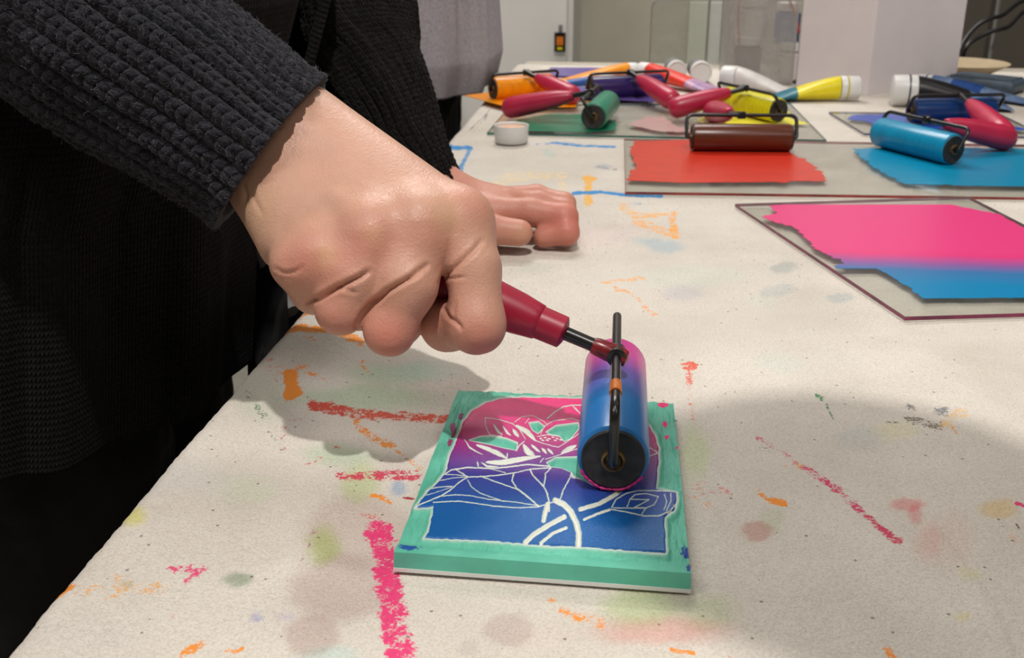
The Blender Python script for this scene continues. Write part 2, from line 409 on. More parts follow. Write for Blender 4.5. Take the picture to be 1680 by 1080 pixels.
# cloth with paint marks ------------------------------------------------------
def segdist(x, y, pts):
    best = np.full(x.shape, 1e9); tt = np.zeros(x.shape); n = len(pts)-1
    for i in range(n):
        ax_, ay = pts[i]; bx, by = pts[i+1]; dx, dy = bx-ax_, by-ay
        t = np.clip(((x-ax_)*dx+(y-ay)*dy)/(dx*dx+dy*dy+1e-9), 0, 1)
        d = np.hypot(x-ax_-t*dx, y-ay-t*dy); m = d < best
        best = np.where(m, d, best); tt = np.where(m, (i+t)/n, tt)
    return best, tt
OR, PK, RD, BL, GN = (236, 142, 36), (226, 34, 112), (208, 74, 48), (40, 140, 205), (84, 140, 96)
CR = [  # points, half width, colour, strength
 ([(622, 868), (634, 930), (645, 1000), (660, 1090)], 25, PK, .80), ([(600, 872), (640, 872)], 5, PK, .9),
 ([(278, 933), (338, 926), (302, 950)], 8, (228, 60, 120), .62), ([(280, 1010), (300, 1000)], 4, PK, .4),
 ([(52, 975), (72, 962), (108, 954)], 12, OR, .92), ([(100, 965), (190, 966), (270, 964)], 11, (236, 170, 90), .45), ([(190, 945), (215, 950)], 8, (236, 170, 90), .4),
 ([(458, 536), (500, 532), (545, 538)], 7, OR, .95), ([(485, 515), (520, 508), (545, 520)], 4, OR, .8), ([(562, 545), (590, 560)], 8, OR, .8),
 ([(500, 550), (520, 556)], 5, OR, .4), ([(440, 585), (455, 610)], 10, RD, .42), ([(462, 605), (500, 600), (530, 615)], 10, OR, .45),
 ([(474, 612), (476, 645)], 11, (240, 140, 20), 1.3), ([(470, 640), (488, 640)], 9, (240, 140, 20), 1.3), ([(595, 590), (603, 605)], 5, OR, .6),
 ([(515, 664), (560, 672)], 10, (205, 60, 45), .85), ([(560, 674), (640, 680), (738, 684)], 9, RD, .72),
 ([(585, 690), (610, 712), (640, 728)], 7, OR, .68), ([(640, 730), (690, 765)], 5, OR, .5), ([(470, 690), (495, 685)], 3, RD, .5),
 ([(555, 778), (600, 776), (640, 782), (692, 776)], 8, (206, 50, 84), .66), ([(540, 745), (560, 735)], 4, RD, .4),
 ([(612, 808), (640, 818)], 5, OR, .9), ([(664, 812), (677, 812)], 2.2, (160, 30, 60), 1.4), ([(600, 840), (640, 850)], 10, RD, .38), ([(600, 868), (640, 860)], 6, OR, .5),
 ([(400, 632), (415, 655), (435, 690)], 7, (88, 122, 100), .45), ([(445, 705), (460, 735)], 6, (88, 130, 100), .42), ([(468, 700), (466, 760)], 4, (200, 110, 110), .45), ([(500, 760), (530, 750)], 4, (214, 90, 90), .4),
 ([(520, 860), (505, 885), (490, 925)], 6, (170, 110, 140), .5), ([(290, 715), (318, 708)], 4, OR, .55), ([(262, 722), (300, 718)], 3, RD, .4),
 ([(1122, 598), (1140, 598)], 7, (224, 90, 66), .8), ([(1130, 602), (1131, 628)], 7, (224, 95, 72), .6), ([(1130, 635), (1136, 690)], 5, (224, 110, 90), .42),
 ([(1340, 643), (1352, 660), (1368, 686)], 3.5, GN, .75), ([(1338, 642), (1344, 645)], 4, GN, .9),
 ([(1238, 708), (1275, 735), (1320, 764)], 4.5, (206, 70, 110), .52), ([(1320, 764), (1380, 806), (1425, 845)], 6.5, (206, 44, 96), .64), ([(1425, 845), (1455, 872), (1478, 886)], 7, (206, 44, 90), .76),
 ([(1250, 805), (1262, 818), (1285, 820)], 6, OR, .8), ([(1278, 822), (1286, 822)], 5, OR, 1.2), ([(1288, 760), (1296, 762)], 4, OR, .6), ([(1315, 762), (1335, 768)], 5, (224, 170, 110), .6),
 ([(1487, 686), (1540, 700)], 7, (120, 106, 92), .62), ([(1455, 690), (1475, 692)], 3, (80, 76, 72), .6), ([(1490, 664), (1502, 670)], 6, (120, 118, 116), .62), ([(1538, 670), (1550, 674)], 8, (130, 134, 136), .62),
 ([(1555, 690), (1580, 672)], 11, (232, 190, 130), .6), ([(1566, 700), (1570, 708)], 4, OR, .7), ([(1250, 730), (1262, 735)], 5, (120, 100, 100), .45),
 ([(1455, 1062), (1478, 1085)], 8, OR, .85), ([(1095, 1065), (1138, 1067)], 4.5, OR, 1.0), ([(905, 985), (925, 1000), (990, 1018)], 10, OR, .55), ([(910, 985), (940, 1010)], 8, OR, .6),
 ([(288, 1082), (330, 1050)], 8, OR, .66), ([(345, 1064), (402, 1062)], 5, OR, .42), ([(1195, 1070), (1215, 1085)], 5, (220, 60, 110), .5),
 ([(1140, 820), (1180, 830)], 18, (226, 160, 120), .34), ([(1130, 795), (1190, 805)], 12, (224, 130, 130), .34), ([(1155, 800), (1165, 806)], 4, OR, .45),
 ([(735, 237), (775, 238)], 4, BL, .95), ([(772, 240), (762, 262), (750, 282)], 5, BL, .78), ([(740, 286), (752, 284)], 5, BL, 1), ([(905, 234), (960, 238), (1010, 240)], 2.4, BL, .85), ([(880, 236), (930, 234)], 2, BL, .5),
 ([(745, 312), (790, 309), (850, 312)], 3, BL, .9), ([(940, 316), (985, 313), (1030, 318), (1085, 320)], 3, BL, 1), ([(1035, 331), (1055, 331)], 2, BL, .6),
 ([(965, 290), (966, 330)], 7, (238, 182, 84), .85), ([(958, 291), (975, 290)], 4, (238, 176, 70), .9),
 ([(820, 300), (870, 288), (925, 286)], 9, (240, 212, 160), .52), ([(915, 290), (925, 308)], 6, (240, 212, 160), .55), ([(825, 288), (900, 284)], 6, (240, 212, 160), .5),
 ([(1020, 336), (1042, 352), (1075, 352)], 8, (242, 178, 96), .6), ([(1042, 366), (1110, 382)], 8, (242, 170, 84), .6), ([(1078, 350), (1112, 350)], 4, (242, 180, 96), .6), ([(1105, 352), (1108, 384)], 7, (242, 166, 70), .72),
 ([(985, 462), (1058, 452)], 3.5, (238, 176, 110), .66), ([(1005, 470), (1040, 482), (1072, 512)], 4, (236, 160, 84), .62), ([(1055, 500), (1075, 513)], 4, OR, .6),
 ([(795, 195), (800, 186)], 1.3, (120, 118, 120), 1), ([(770, 212), (788, 196), (806, 176)], 1.2, (130, 128, 130), .8), ([(776, 214), (800, 190)], 1, (130, 128, 130), .7),
 ([(870, 120), (885, 118), (900, 120)], 1.2, (120, 110, 160), .8), ([(980, 272), (1010, 276)], 3, (150, 150, 156), .6),
 ([(1660, 880), (1690, 890)], 5, OR, .4), ([(1665, 822), (1690, 826)], 3.5, PK, .9), ([(1668, 858), (1690, 876)], 2, (60, 60, 70), .9),
]
ST = [  # cx, cy, rx, ry, colour, alpha, edge hardness
 (390, 945, 26, 13, (150, 158, 132), .75, .5), (215, 842, 30, 26, (214, 220, 96), .60, .2), (530, 893, 34, 42, (176, 190, 110), .62, .2), (206, 958, 11, 8, (168, 170, 140), .6, .5),
 (590, 870, 100, 70, (190, 172, 158), .62, .6), (560, 960, 100, 60, (186, 166, 156), .60, .6), (512, 1036, 46, 38, (186, 164, 152), .62, .7), (835, 1028, 44, 30, (190, 172, 160), .6, .7),
 (770, 1060, 20, 16, (196, 186, 176), .5, .7), (590, 790, 40, 40, (188, 200, 140), .6, .3), (410, 800, 60, 30, (196, 204, 170), .35, .2), (655, 801, 15, 13, (150, 168, 188), .66, .5),
 (600, 650, 150, 30, (168, 190, 156), .60, .2), (640, 610, 90, 22, (180, 200, 170), .6, .2), (560, 745, 80, 24, (170, 190, 156), .55, .2), (430, 650, 60, 60, (190, 196, 170), .35, .2),
 (700, 605, 60, 18, (196, 212, 196), .45, .3), (540, 1070, 60, 20, (180, 206, 210), .45, .3), (420, 1008, 12, 6, (160, 160, 196), .6, .5), (470, 1005, 16, 8, (196, 186, 204), .5, .5),
 (1243, 868, 25, 18, (196, 146, 132), .60, .8), (1490, 822, 34, 11, (220, 140, 134), .6, .5), (1503, 838, 13, 22, (220, 146, 140), .6, .5), (1520, 885, 30, 40, (214, 160, 150), .35, .2),
 (1640, 832, 36, 20, (214, 188, 140), .75, .4), (1265, 850, 28, 26, (180, 186, 150), .35, .3), (1050, 990, 80, 40, (178, 190, 136), .6, .3), (1160, 1000, 60, 40, (190, 200, 150), .4, .3),
 (1090, 1030, 140, 30, (222, 160, 146), .58, .2), (1140, 740, 30, 60, (196, 206, 150), .5, .2), (1275, 592, 45, 18, (204, 216, 204), .5, .4), (1410, 715, 50, 22, (190, 190, 184), .4, .3), (1470, 705, 44, 18, (214, 206, 160), .45, .3),
 (1088, 400, 40, 12, (176, 190, 196), .66, .4), (1050, 396, 22, 8, (190, 198, 200), .5, .3), (1285, 438, 26, 9, (176, 178, 170), .62, .7), (1276, 472, 30, 11, (190, 192, 184), .55, .7), (1378, 487, 24, 9, (182, 186, 180), .6, .7),
 (1120, 478, 40, 16, (196, 190, 198), .45, .3), (1250, 490, 34, 12, (206, 206, 196), .4, .6), (1000, 385, 70, 28, (234, 200, 200), .45, .2), (1130, 450, 120, 26, (204, 206, 190), .5, .2), (960, 450, 60, 20, (214, 220, 206), .35, .2),
 (880, 438, 46, 9, (200, 206, 196), .35, .4), (870, 285, 60, 18, (244, 226, 190), .5, .3), (900, 250, 14, 5, (190, 206, 200), .5, .4), (990, 270, 18, 5, (170, 176, 180), .55, .5), (1340, 1060, 60, 20, (214, 208, 200), .3, .3),
 (1560, 880, 50, 60, (214, 180, 168), .28, .3), (930, 420, 40, 14, (226, 206, 200), .35, .2), (760, 600, 40, 20, (210, 220, 200), .3, .2), (300, 780, 120, 40, (206, 202, 206), .45, .2),
 (120, 1040, 140, 36, (206, 200, 190), .3, .2), (900, 1040, 60, 30, (220, 196, 180), .3, .2), (1580, 1010, 20, 8, (232, 204, 140), .5, .3),
 (1590, 940, 24, 12, (230, 206, 150), .4, .3), (480, 560, 30, 14, (206, 216, 190), .4, .3), (850, 180, 30, 8, (200, 206, 206), .3, .3)]
rows = [-.1+0.0]
y = .12
while y < YF: rows.append(y); y += .0016*max(1, (y/.35))
rows = [.085, .10]+[r for r in rows if r > .11]+[YF]
rows = np.array(rows)
xs = list(np.arange(XE+.010, .62, .0019))+list(np.linspace(.63, TX1-.01, 60))
n0 = 26                                      # rounded edge and drop on the near (person's) side
prof = []
for t in np.linspace(0, 1, n0):
    s_ = t*.30
    if s_ < .0157: a_ = s_/.01; prof.append((XE+.010-.010*math.sin(a_), -.010*(1-math.cos(a_))))
    else: prof.append((XE+0.0-.004*math.sin(9*t), -.010-(s_-.0157)))
prof = [(XE+.010-.010*math.sin(a_), -.010*(1-math.cos(a_))) for a_ in np.linspace(math.pi/2, .15, 8)]
drop = [(XE, -z_) for z_ in np.linspace(.28, .012, 14)]
full = drop+prof+[(x, 0) for x in xs]
fx = np.array([q[0] for q in full]); fz = np.array([q[1] for q in full])
XX, YY = np.meshgrid(fx, rows); ZZ = np.tile(fz, (len(rows), 1))
wr = fbm(XX*9+3, YY*5, 3)*.0016+fbm(XX*35, YY*22, 9)*.0006
ridge = np.exp(-((XX*.85+YY*.52-.62+.02*np.sin(YY*20))/.006)**2)*.0008*sstep(.2, .4, XX)
ridge2 = np.exp(-((XX*.55+YY*.83-.56+.008*np.sin(XX*25))/.008)**2)*.0009*sstep(.12, .25, XX)
ridge3 = np.exp(-((XX*.45+YY*.89-.585+.006*np.sin(XX*31+1))/.007)**2)*.0008*sstep(.12, .25, XX)
hem = fz < -.012
ZZ = ZZ+np.where(hem, 0, -.0022+wr+ridge+ridge2+ridge3)
XX2 = XX+np.where(hem, .006*np.sin(YY*22)*np.clip(-ZZ/.28, 0, 1)+.002*np.clip(-ZZ/.1, 0, 1), 0)
prx, pry = proj(np.stack([XX.ravel(), np.maximum(YY.ravel(), .14), np.full(XX.size, ZT)], 1)); rg_ = np.zeros(prx.size)
for pts, hgt, wd in (([(1528, 862), (1560, 905), (1600, 960), (1635, 1015), (1660, 1080)], .0011, 6), ([(1400, 562), (1530, 606), (1690, 690)], .0008, 9), ([(1300, 548), (1480, 566), (1690, 640)], .0007, 8), ([(1440, 560), (1560, 575), (1690, 596)], .0006, 7),
                     ([(1060, 488), (1110, 470), (1150, 486), (1200, 500)], .0009, 8), ([(1080, 498), (1130, 482), (1170, 500)], .0006, 5), ([(330, 700), (420, 690), (520, 720), (640, 770)], .0012, 26), ([(250, 800), (400, 780), (560, 830)], .0010, 30), ([(1240, 700), (1330, 790), (1470, 900)], .0004, 7)):
    d, _ = segdist(prx, pry, pts); rg_ += hgt*np.exp(-(d/wd)**2)
ZZ = ZZ+np.where(hem, 0, rg_.reshape(ZZ.shape)*sstep(XE+.01, XE+.03, XX))
XX2 = XX2+np.where(XX < XE+.012, (fbm(YY*420, YY*0+1, 51)-.5)*.0012+(fbm(YY*12, YY*0+1, 52)-.5)*.003, 0)
V = np.stack([XX2, YY, ZT+ZZ], -1).reshape(-1, 3)
lim = G(1003, 803)[1]
px, py = proj(np.stack([XX.ravel(), np.maximum(YY.ravel(), .14), np.full(XX.size, ZT)], 1))
wx = px+(fbm(px*.02+5, py*.03, 31)-.5)*18+(fbm(px*.12, py*.16, 35)-.5)*8
wy = py+(fbm(px*.02+9, py*.03+4, 41)-.5)*14+(fbm(px*.12, py*.16+7, 45)-.5)*6
dens = np.full(px.size, -1.0); dcol = np.tile(np.array(L(*OR)[:3]), (px.size, 1))
for pts, hw, col, stg in CR:
    x0 = min(p[0] for p in pts)-hw*3-20; x1 = max(p[0] for p in pts)+hw*3+20; y0 = min(p[1] for p in pts)-hw*3-20; y1 = max(p[1] for p in pts)+hw*3+20
    m = np.where((px > x0) & (px < x1) & (py > y0) & (py < y1))[0]
    k = 1 if hw > 3 else .35
    d, _ = segdist(px[m]+(wx[m]-px[m])*k*.7, py[m]+(wy[m]-py[m])*k*.7, pts)
    v = stg*np.clip((1.35-d/hw)/.7, -1, 1)
    up = v > dens[m]; dens[m[up]] = v[up]; dcol[m[up]] = L(*col)[:3]
stain = np.ones((px.size, 3))
for cx_, cy_, rx, ry, col, al, hd in ST:
    m = np.where((abs(px-cx_) < rx*1.6+15) & (abs(py-cy_) < ry*1.6+15))[0]
    q = np.hypot((wx[m]-cx_)/rx, (wy[m]-cy_)/ry)
    a_ = al*(1-sstep(.2+hd*.72, 1.1, q)); c_ = np.array(L(*col)[:3])/np.array(L(214, 205, 190)[:3])
    a_ = np.clip(a_*1.08, 0, .95); stain[m] = stain[m]*(1-a_[:, None])+np.minimum(1.02, c_)[None]*stain[m]*a_[:, None]
m = NT('painted_canvas'); tc = m.tc()
base = m.ramp(m.noise(tc, 14, 4), [(.3, L(208, 201, 191)), (.7, L(225, 219, 210))])
fine = m.noise(tc, 1050, 2, .7); base = m.mix(m.ramp(fine, [(.34, .34), (.58, 0)]), base, L(160, 146, 128))
vo = m.n('ShaderNodeTexVoronoi'); vo.inputs['Scale'].default_value = 190; m.l(tc, vo.inputs['Vector'])
sel = m.n('ShaderNodeSeparateColor'); m.l(vo.outputs['Color'], sel.inputs[0])
spk = m.math('MULTIPLY', m.math('LESS_THAN', vo.outputs['Distance'], .13), m.math('GREATER_THAN', sel.outputs[0], .80))
base = m.mix(m.math('MULTIPLY', spk, .65), base, L(92, 78, 62))
base = m.mix(1.0, base, m.attr('stain').outputs['Color'], 'MULTIPLY')
gr = m.noise(tc, 760, 3, .75); gr2 = m.noise(tc, 160, 3, .6)
g3 = m.math('ADD', m.math('MULTIPLY', m.math('SUBTRACT', gr, .5), 1.9), m.math('ADD', m.math('MULTIPLY', m.math('SUBTRACT', gr2, .5), 1.5), .60))
th = m.math('SUBTRACT', m.attr('crayon').outputs['Fac'], g3)
msk = m.math('MULTIPLY', m.math('ADD', th, .11), 4.5, True)
base = m.mix(m.math('MULTIPLY', msk, .92), base, m.attr('crayon_colour').outputs['Color'])
m.set(Base_Color=base, Roughness=.85); m.b.inputs['Specular IOR Level'].default_value = .15
m.bump(m.math('ADD', m.noise(tc, 900, 2, .8), m.math('MULTIPLY', m.noise(tc, 240, 3, .7), 1.2)), .9, .0007)
cl = fastmesh('canvas_cloth', V, gridfaces(*XX.shape), m.m, None, dict(crayon=dens, crayon_colour=dcol, stain=stain))
sol = cl.modifiers.new('thickness', 'SOLIDIFY'); sol.thickness = .001; sol.offset = -1
tag(cl, 'off-white canvas drop cloth with crayon and paint marks covering the table', 'tablecloth')
# ================================================================== LINO BLOCK
BT = .0078; ZB = ZT+BT+.0005
q4 = [G(646, 906, ZB), G(1134, 941, ZB), G(1105, 655, ZB), G(752, 632, ZB)]
bl = root('lino_block', (q4[0]+q4[2])/2*np.array([1, 1, 0])+np.array([0, 0, ZT]), 'teal carved printing block with an inked lotus and leaf design under the held roller', 'printing block')
NU, NV = 420, 600
s_, t_ = np.meshgrid(np.linspace(0, 1, NU), np.linspace(0, 1, NV))
s3, t3 = s_[..., None], t_[..., None]
BP = (q4[0]*(1-s3)+q4[1]*s3)*(1-t3)+(q4[3]*(1-s3)+q4[2]*s3)*t3
bx, by = proj(BP.reshape(-1, 3)); bx = bx.reshape(NV, NU); by = by.reshape(NV, NU)
c1 = lambda p: [(640+x/3.375, 620+y/3.375) for x, y in p]
c2 = lambda p: [(860+x/3.0, 620+y/3.0) for x, y in p]
def inpoly(x, y, poly):
    ins = np.zeros(x.shape, bool); n = len(poly)
    for i in range(n):
        x1_, y1_ = poly[i]; x2_, y2_ = poly[(i+1) % n]
        if y1_ == y2_: continue
        c_ = ((y1_ > y) != (y2_ > y)) & (x < (x2_-x1_)*(y-y1_)/(y2_-y1_)+x1_); ins ^= c_
    return ins
def pdist(x, y, poly):           # signed distance, negative inside
    d, _ = segdist(x, y, poly+[poly[0]]); return np.where(inpoly(x, y, poly), -d, d)
outl = c1([(140, 715), (205, 628), (262, 580), (300, 532), (313, 505), (330, 430), (380, 310), (405, 240), (450, 182), (530, 135), (620, 112), (740, 105), (900, 108), (1000, 112)])+\
    c2([(300, 97), (400, 105), (500, 130), (570, 180), (615, 235), (645, 285), (662, 340), (663, 400), (655, 470), (648, 545), (700, 550), (752, 562), (752, 605), (735, 650), (690, 680), (693, 760), (698, 858), (290, 828), (120, 822)])+\
    c1([(740, 912), (500, 893), (185, 884), (212, 850), (228, 780), (238, 708)])
din = pdist(bx, by, outl)
WL = []                          # carved white lines: points, half width (px)
def wl(pts, w_, f=c1): WL.append((f(pts), f is c1 and w_ >= 9 and max(p[1] for p in pts) < 500, w_*.80/(3.375 if f is c1 else 3.0)/2))
wl([(300, 535), (340, 510), (430, 497), (520, 500), (600, 500), (700, 488), (760, 480), (850, 487), (990, 500), (1003, 515), (1000, 545), (960, 620), (940, 675)], 9)
wl([(360, 505), (430, 550), (500, 548), (600, 540), (700, 525), (780, 505), (890, 498)], 8); wl([(500, 497), (560, 505), (640, 526)], 6)
wl([(430, 550), (380, 580), (330, 625), (280, 655), (170, 700), (140, 715)], 8); wl([(430, 565), (450, 605), (500, 640), (600, 675), (630, 685)], 6)
wl([(500, 545), (570, 570), (650, 598), (710, 620), (760, 660), (825, 712)], 8); wl([(685, 530), (675, 570), (700, 610), (740, 640), (820, 710)], 10)
wl([(775, 510), (790, 540), (830, 580), (850, 602)], 10); wl([(850, 602), (858, 560), (860, 530), (890, 500)], 9); wl([(850, 600), (870, 640), (882, 690), (880, 740)], 10)
wl([(270, 570), (350, 555), (430, 548)], 5); wl([(290, 535), (360, 537), (430, 545)], 5); wl([(200, 618), (280, 605), (345, 600)], 6); wl([(165, 660), (240, 640), (300, 620), (345, 603)], 4)
wl([(290, 655), (360, 648), (440, 652), (540, 672), (700, 690), (820, 708)], 6); wl([(240, 690), (380, 683), (470, 695), (570, 710), (700, 720), (820, 715), (880, 695), (935, 680)], 7)
wl([(915, 680), (960, 700), (1000, 740), (1030, 800), (1045, 860), (1042, 930)], 42); wl([(872, 700), (860, 740), (850, 790)], 34)
wl([(965, 770), (880, 815), (800, 865), (748, 912)], 34); wl([(975, 832), (900, 862), (835, 915)], 22)
wl([(500, 530), (450, 575), (370, 620), (275, 648)], 27, c2); wl([(420, 650), (360, 670), (295, 698)], 16, c2)
wl([(430, 640), (450, 600), (500, 570), (560, 555), (680, 556), (752, 562), (750, 610), (720, 655), (660, 680), (590, 680), (500, 660), (430, 648)], 7, c2)
wl([(505, 640), (520, 600), (545, 575), (600, 570), (660, 585), (640, 625), (600, 640), (580, 670)], 6, c2); wl([(520, 598), (615, 600), (540, 640), (605, 640)], 6, c2); wl([(440, 640), (520, 642), (600, 642)], 6, c2)
wl([(690, 575), (702, 610), (688, 650)], 6, c2); wl([(722, 568), (722, 605), (700, 655)], 6, c2); wl([(235, 490), (290, 500), (340, 530)], 7, c2); wl([(225, 455), (240, 490)], 8, c2); wl([(620, 345), (660, 370), (620, 385)], 5, c2)
wl([(412, 340), (440, 385), (480, 410), (515, 425)], 9); wl([(525, 220), (530, 270), (550, 315), (620, 325)], 5); wl([(525, 220), (600, 230), (680, 255), (720, 290), (750, 340)], 5)
wl([(575, 260), (600, 300), (622, 315)], 14); wl([(625, 270), (650, 305), (668, 320)], 13); wl([(680, 285), (712, 328)], 20); wl([(700, 265), (760, 300), (808, 350)], 28); wl([(690, 245), (730, 215), (790, 210), (850, 240), (872, 262)], 4); wl([(770, 225), (750, 250)], 5)
wl([(870, 225), (910, 190), (960, 160), (1010, 152), (1065, 150)], 8); wl([(1010, 155), (1057, 202)], 9); wl([(480, 372), (555, 400), (640, 445)], 24); wl([(572, 398), (640, 440)], 18)
wl([(535, 468), (620, 470), (720, 452), (830, 435)], 32); wl([(482, 465), (490, 495)], 9); wl([(505, 470), (540, 490), (600, 492)], 10); wl([(740, 372), (765, 412), (800, 428)], 34); wl([(782, 372), (830, 412)], 14); wl([(840, 390), (868, 420)], 14)
wl([(872, 393), (905, 425)], 14); wl([(950, 415), (1030, 375)], 26); wl([(698, 405), (715, 375), (742, 352)], 7); wl([(830, 470), (850, 445)], 6); wl([(860, 452), (1040, 392)], 5); wl([(810, 350), (870, 370), (930, 385), (970, 362), (1050, 305)], 5); wl([(640, 478), (650, 420)], 8)
wl([(815, 325), (870, 315), (950, 325), (970, 350)], 5); wl([(835, 310), (850, 270), (900, 240), (1000, 226), (1052, 240)], 5)
for x_, y_ in ((835, 335), (858, 330), (880, 337), (902, 328), (925, 336), (945, 343), (870, 345), (845, 346), (915, 346)): wl([(x_-5, y_), (x_+5, y_+2)], 8)
TL = [c1([(440, 345), (500, 325), (560, 323), (640, 335), (705, 360), (700, 400), (640, 390), (560, 370)]), c1([(770, 250), (820, 243), (855, 270), (820, 308), (790, 290)]),
      c1([(865, 300), (920, 265), (1040, 250), (1046, 280), (1000, 335), (965, 352), (940, 322), (885, 312)]), c1([(868, 470), (920, 442), (1050, 438), (1090, 470), (1080, 570), (1010, 525), (950, 498), (890, 492)]),
      c2([(235, 455), (330, 470), (440, 540), (330, 520), (240, 480)])]
dw = np.full(bx.shape, 99.0)
for pts, tp, hw in WL:
    d, tq = segdist(bx+(fbm(bx*.3, by*.3, 5)-.5)*1.6, by+(fbm(bx*.3+9, by*.3, 6)-.5)*1.2, pts)
    if tp: hw = hw*1.15*(.12+.95*np.sin(np.pi*np.clip(tq*.92+.06, 0, 1))**.8)
    dw = np.minimum(dw, d-hw)
dt = np.full(bx.shape, 99.0)
for pl in TL: dt = np.minimum(dt, pdist(bx, by, pl))
dout = din+(fbm(bx*.12, by*.12, 8)-.5)*3
ink = (1-sstep(-.7, .5, dout))*sstep(-.5, .6, dw)*sstep(-.4, .8, dt-1.0)
rim = np.exp(-(dout/3.2)**2)*(dout > -1)                     # pale cut line round the image
white = np.clip((1-sstep(-.3, .6, dw))*sstep(.2, 1.5, dt)*(dout < 1)+rim*.85+np.exp(-((dt-.6)/1.5)**2)*.8, 0, 1)
deep = np.where(dout > 0, sstep(0, 12, dout), 0)
goug = fbm(s_*26+2*fbm(s_*4, t_*6, 3), t_*9, 12)*.7+fbm(s_*60, t_*14, 15)*.3
edge = np.minimum.reduce([s_, 1-s_])*10+0
gz = -deep*.0015*(0.2+1.9*goug)*sstep(-.02, .04, t_-.02)
border = sstep(.93, 1.0, 1-t_)                            # flat front margin stays uncut
gz = np.where(dout > 0, gz*(1-border)+0*border, 0)
cut = -np.clip(-(dw)/4, 0, 1)*.0009-np.where(dt < 0, np.clip(-dt/6, 0, 1)*.0014*(.6+.8*goug), 0)
gz = gz+np.where(dout < 0, np.minimum(cut, 0), 0)-rim*.0006
fringe = fbm(s_*14, t_*2, 77); gz -= .0012*sstep(.975, 1, t_)*(fringe)
spots = [(1088, 658, 10, 5, PK), (1092, 690, 4, 6, PK), (1094, 712, 4, 4, PK), (1110, 728, 3, 3, PK), (672, 897, 17, 6, (30, 84, 160)), (660, 893, 6, 3, (30, 84, 160)), (1126, 900, 9, 10, (36, 70, 150)), (1130, 930, 5, 8, (36, 70, 150)),
         (743, 700, 5, 14, (150, 60, 110)), (756, 680, 4, 6, (140, 60, 120)), (1070, 648, 4, 3, (40, 40, 70)), (738, 722, 4, 10, (150, 60, 110))]
smk = np.zeros(bx.shape); scol = np.zeros(bx.shape+(3,))
for x_, y_, rx, ry, c_ in spots:
    q = np.hypot((bx-x_)/rx, (by-y_)/ry)+(fbm(bx*.35, by*.35, 3)-.5)*1.3; mk = q < .9; smk[mk] = 1; scol[mk] = L(*c_)[:3]
V = BP.copy(); V[..., 2] += gz
m = NT('carved_lino'); tc = m.tc(); pos = m.n('ShaderNodeNewGeometry').outputs['Position']
ya, yb = (q4[0]+q4[1])/2, (q4[2]+q4[3])/2; dv = (yb-ya); LN = float(np.linalg.norm(dv[:2])); dv = dv/np.linalg.norm(dv)
gg = gradmat('tmp', [(0, (0, 0, 0, 1)), (1, (1, 1, 1, 1))], ya, dv, LN)   # reuse its builder for the blend below
bpy.data.materials.remove(gg.m)
sb = m.n('ShaderNodeVectorMath'); sb.operation = 'SUBTRACT'; m.l(pos, sb.inputs[0]); sb.inputs[1].default_value = tuple(ya)
dp = m.n('ShaderNodeVectorMath'); dp.operation = 'DOT_PRODUCT'; m.l(sb.outputs[0], dp.inputs[0]); dp.inputs[1].default_value = tuple(dv)
f = m.math('ADD', m.math('DIVIDE', dp.outputs['Value'], LN), m.math('MULTIPLY', m.math('SUBTRACT', m.noise(tc, 30, 2), .5), .05))
inkc = m.ramp(f, [(0, L(14, 92, 160)), (.22, L(12, 92, 162)), (.40, L(52, 62, 150)), (.54, L(120, 40, 132)), (.66, L(178, 30, 112)), (.86, L(230, 26, 122)), (1, L(236, 30, 124))])
teal = m.ramp(m.noise(tc, 60, 4), [(.3, L(84, 172, 148)), (.7, L(106, 194, 170))])
c_ = m.mix(m.attr('white').outputs['Fac'], teal, L(214, 218, 208))
c_ = m.mix(m.attr('ink').outputs['Fac'], c_, inkc)
c_ = m.mix(m.attr('smudge').outputs['Fac'], c_, m.attr('smudge_colour').outputs['Color'])
m.set(Base_Color=c_, Roughness=m.math('SUBTRACT', .5, m.math('MULTIPLY', m.attr('ink').outputs['Fac'], .20)))
m.b.inputs['Specular IOR Level'].default_value = .22
m.bump(m.math('ADD', m.noise(tc, 900, 3, .7), m.math('MULTIPLY', m.noise(tc, 2200, 1), .9)), .5, .0004)
fl = gridfaces(NV, NU)
fastmesh('carved_face', V.reshape(-1, 3), fl, m.m, bl, dict(ink=ink.ravel(), white=white.ravel(), smudge=smk.ravel(), smudge_colour=scol.reshape(-1, 3)))
M['tealside'] = simple('teal_lino', L(94, 190, 166), .5, .08, 60)
def ring(V_): return [V_[0, j] for j in range(0, NU, 6)]+[V_[0, -1]]+[V_[i, -1] for i in range(6, NV, 6)]+[V_[-1, -1]]+[V_[-1, j] for j in range(NU-7, 0, -6)]+[V_[-1, 0]]+[V_[i, 0] for i in range(NV-7, 0, -6)]
rg = np.array(ring(V)); n = len(rg); lowz = ZT+.0016
cen = rg.mean(0); lo = cen+(rg-cen)*1.004; lo[:, 2] = lowz
MB().add(np.vstack([rg, lo]), [(i, (i+1) % n, n+(i+1) % n, n+i) for i in range(n)]+[tuple(range(n, 2*n))]).build('slab', M['tealside'], bl)
cor = [q4[i] for i in range(4)]; cc = sum(cor)/4
MB().prism([cc[:2]+(c[:2]-cc[:2])*1.006 for c in cor], ZT+.0002, ZT+.0018).build('backing', M['white'], bl, False)
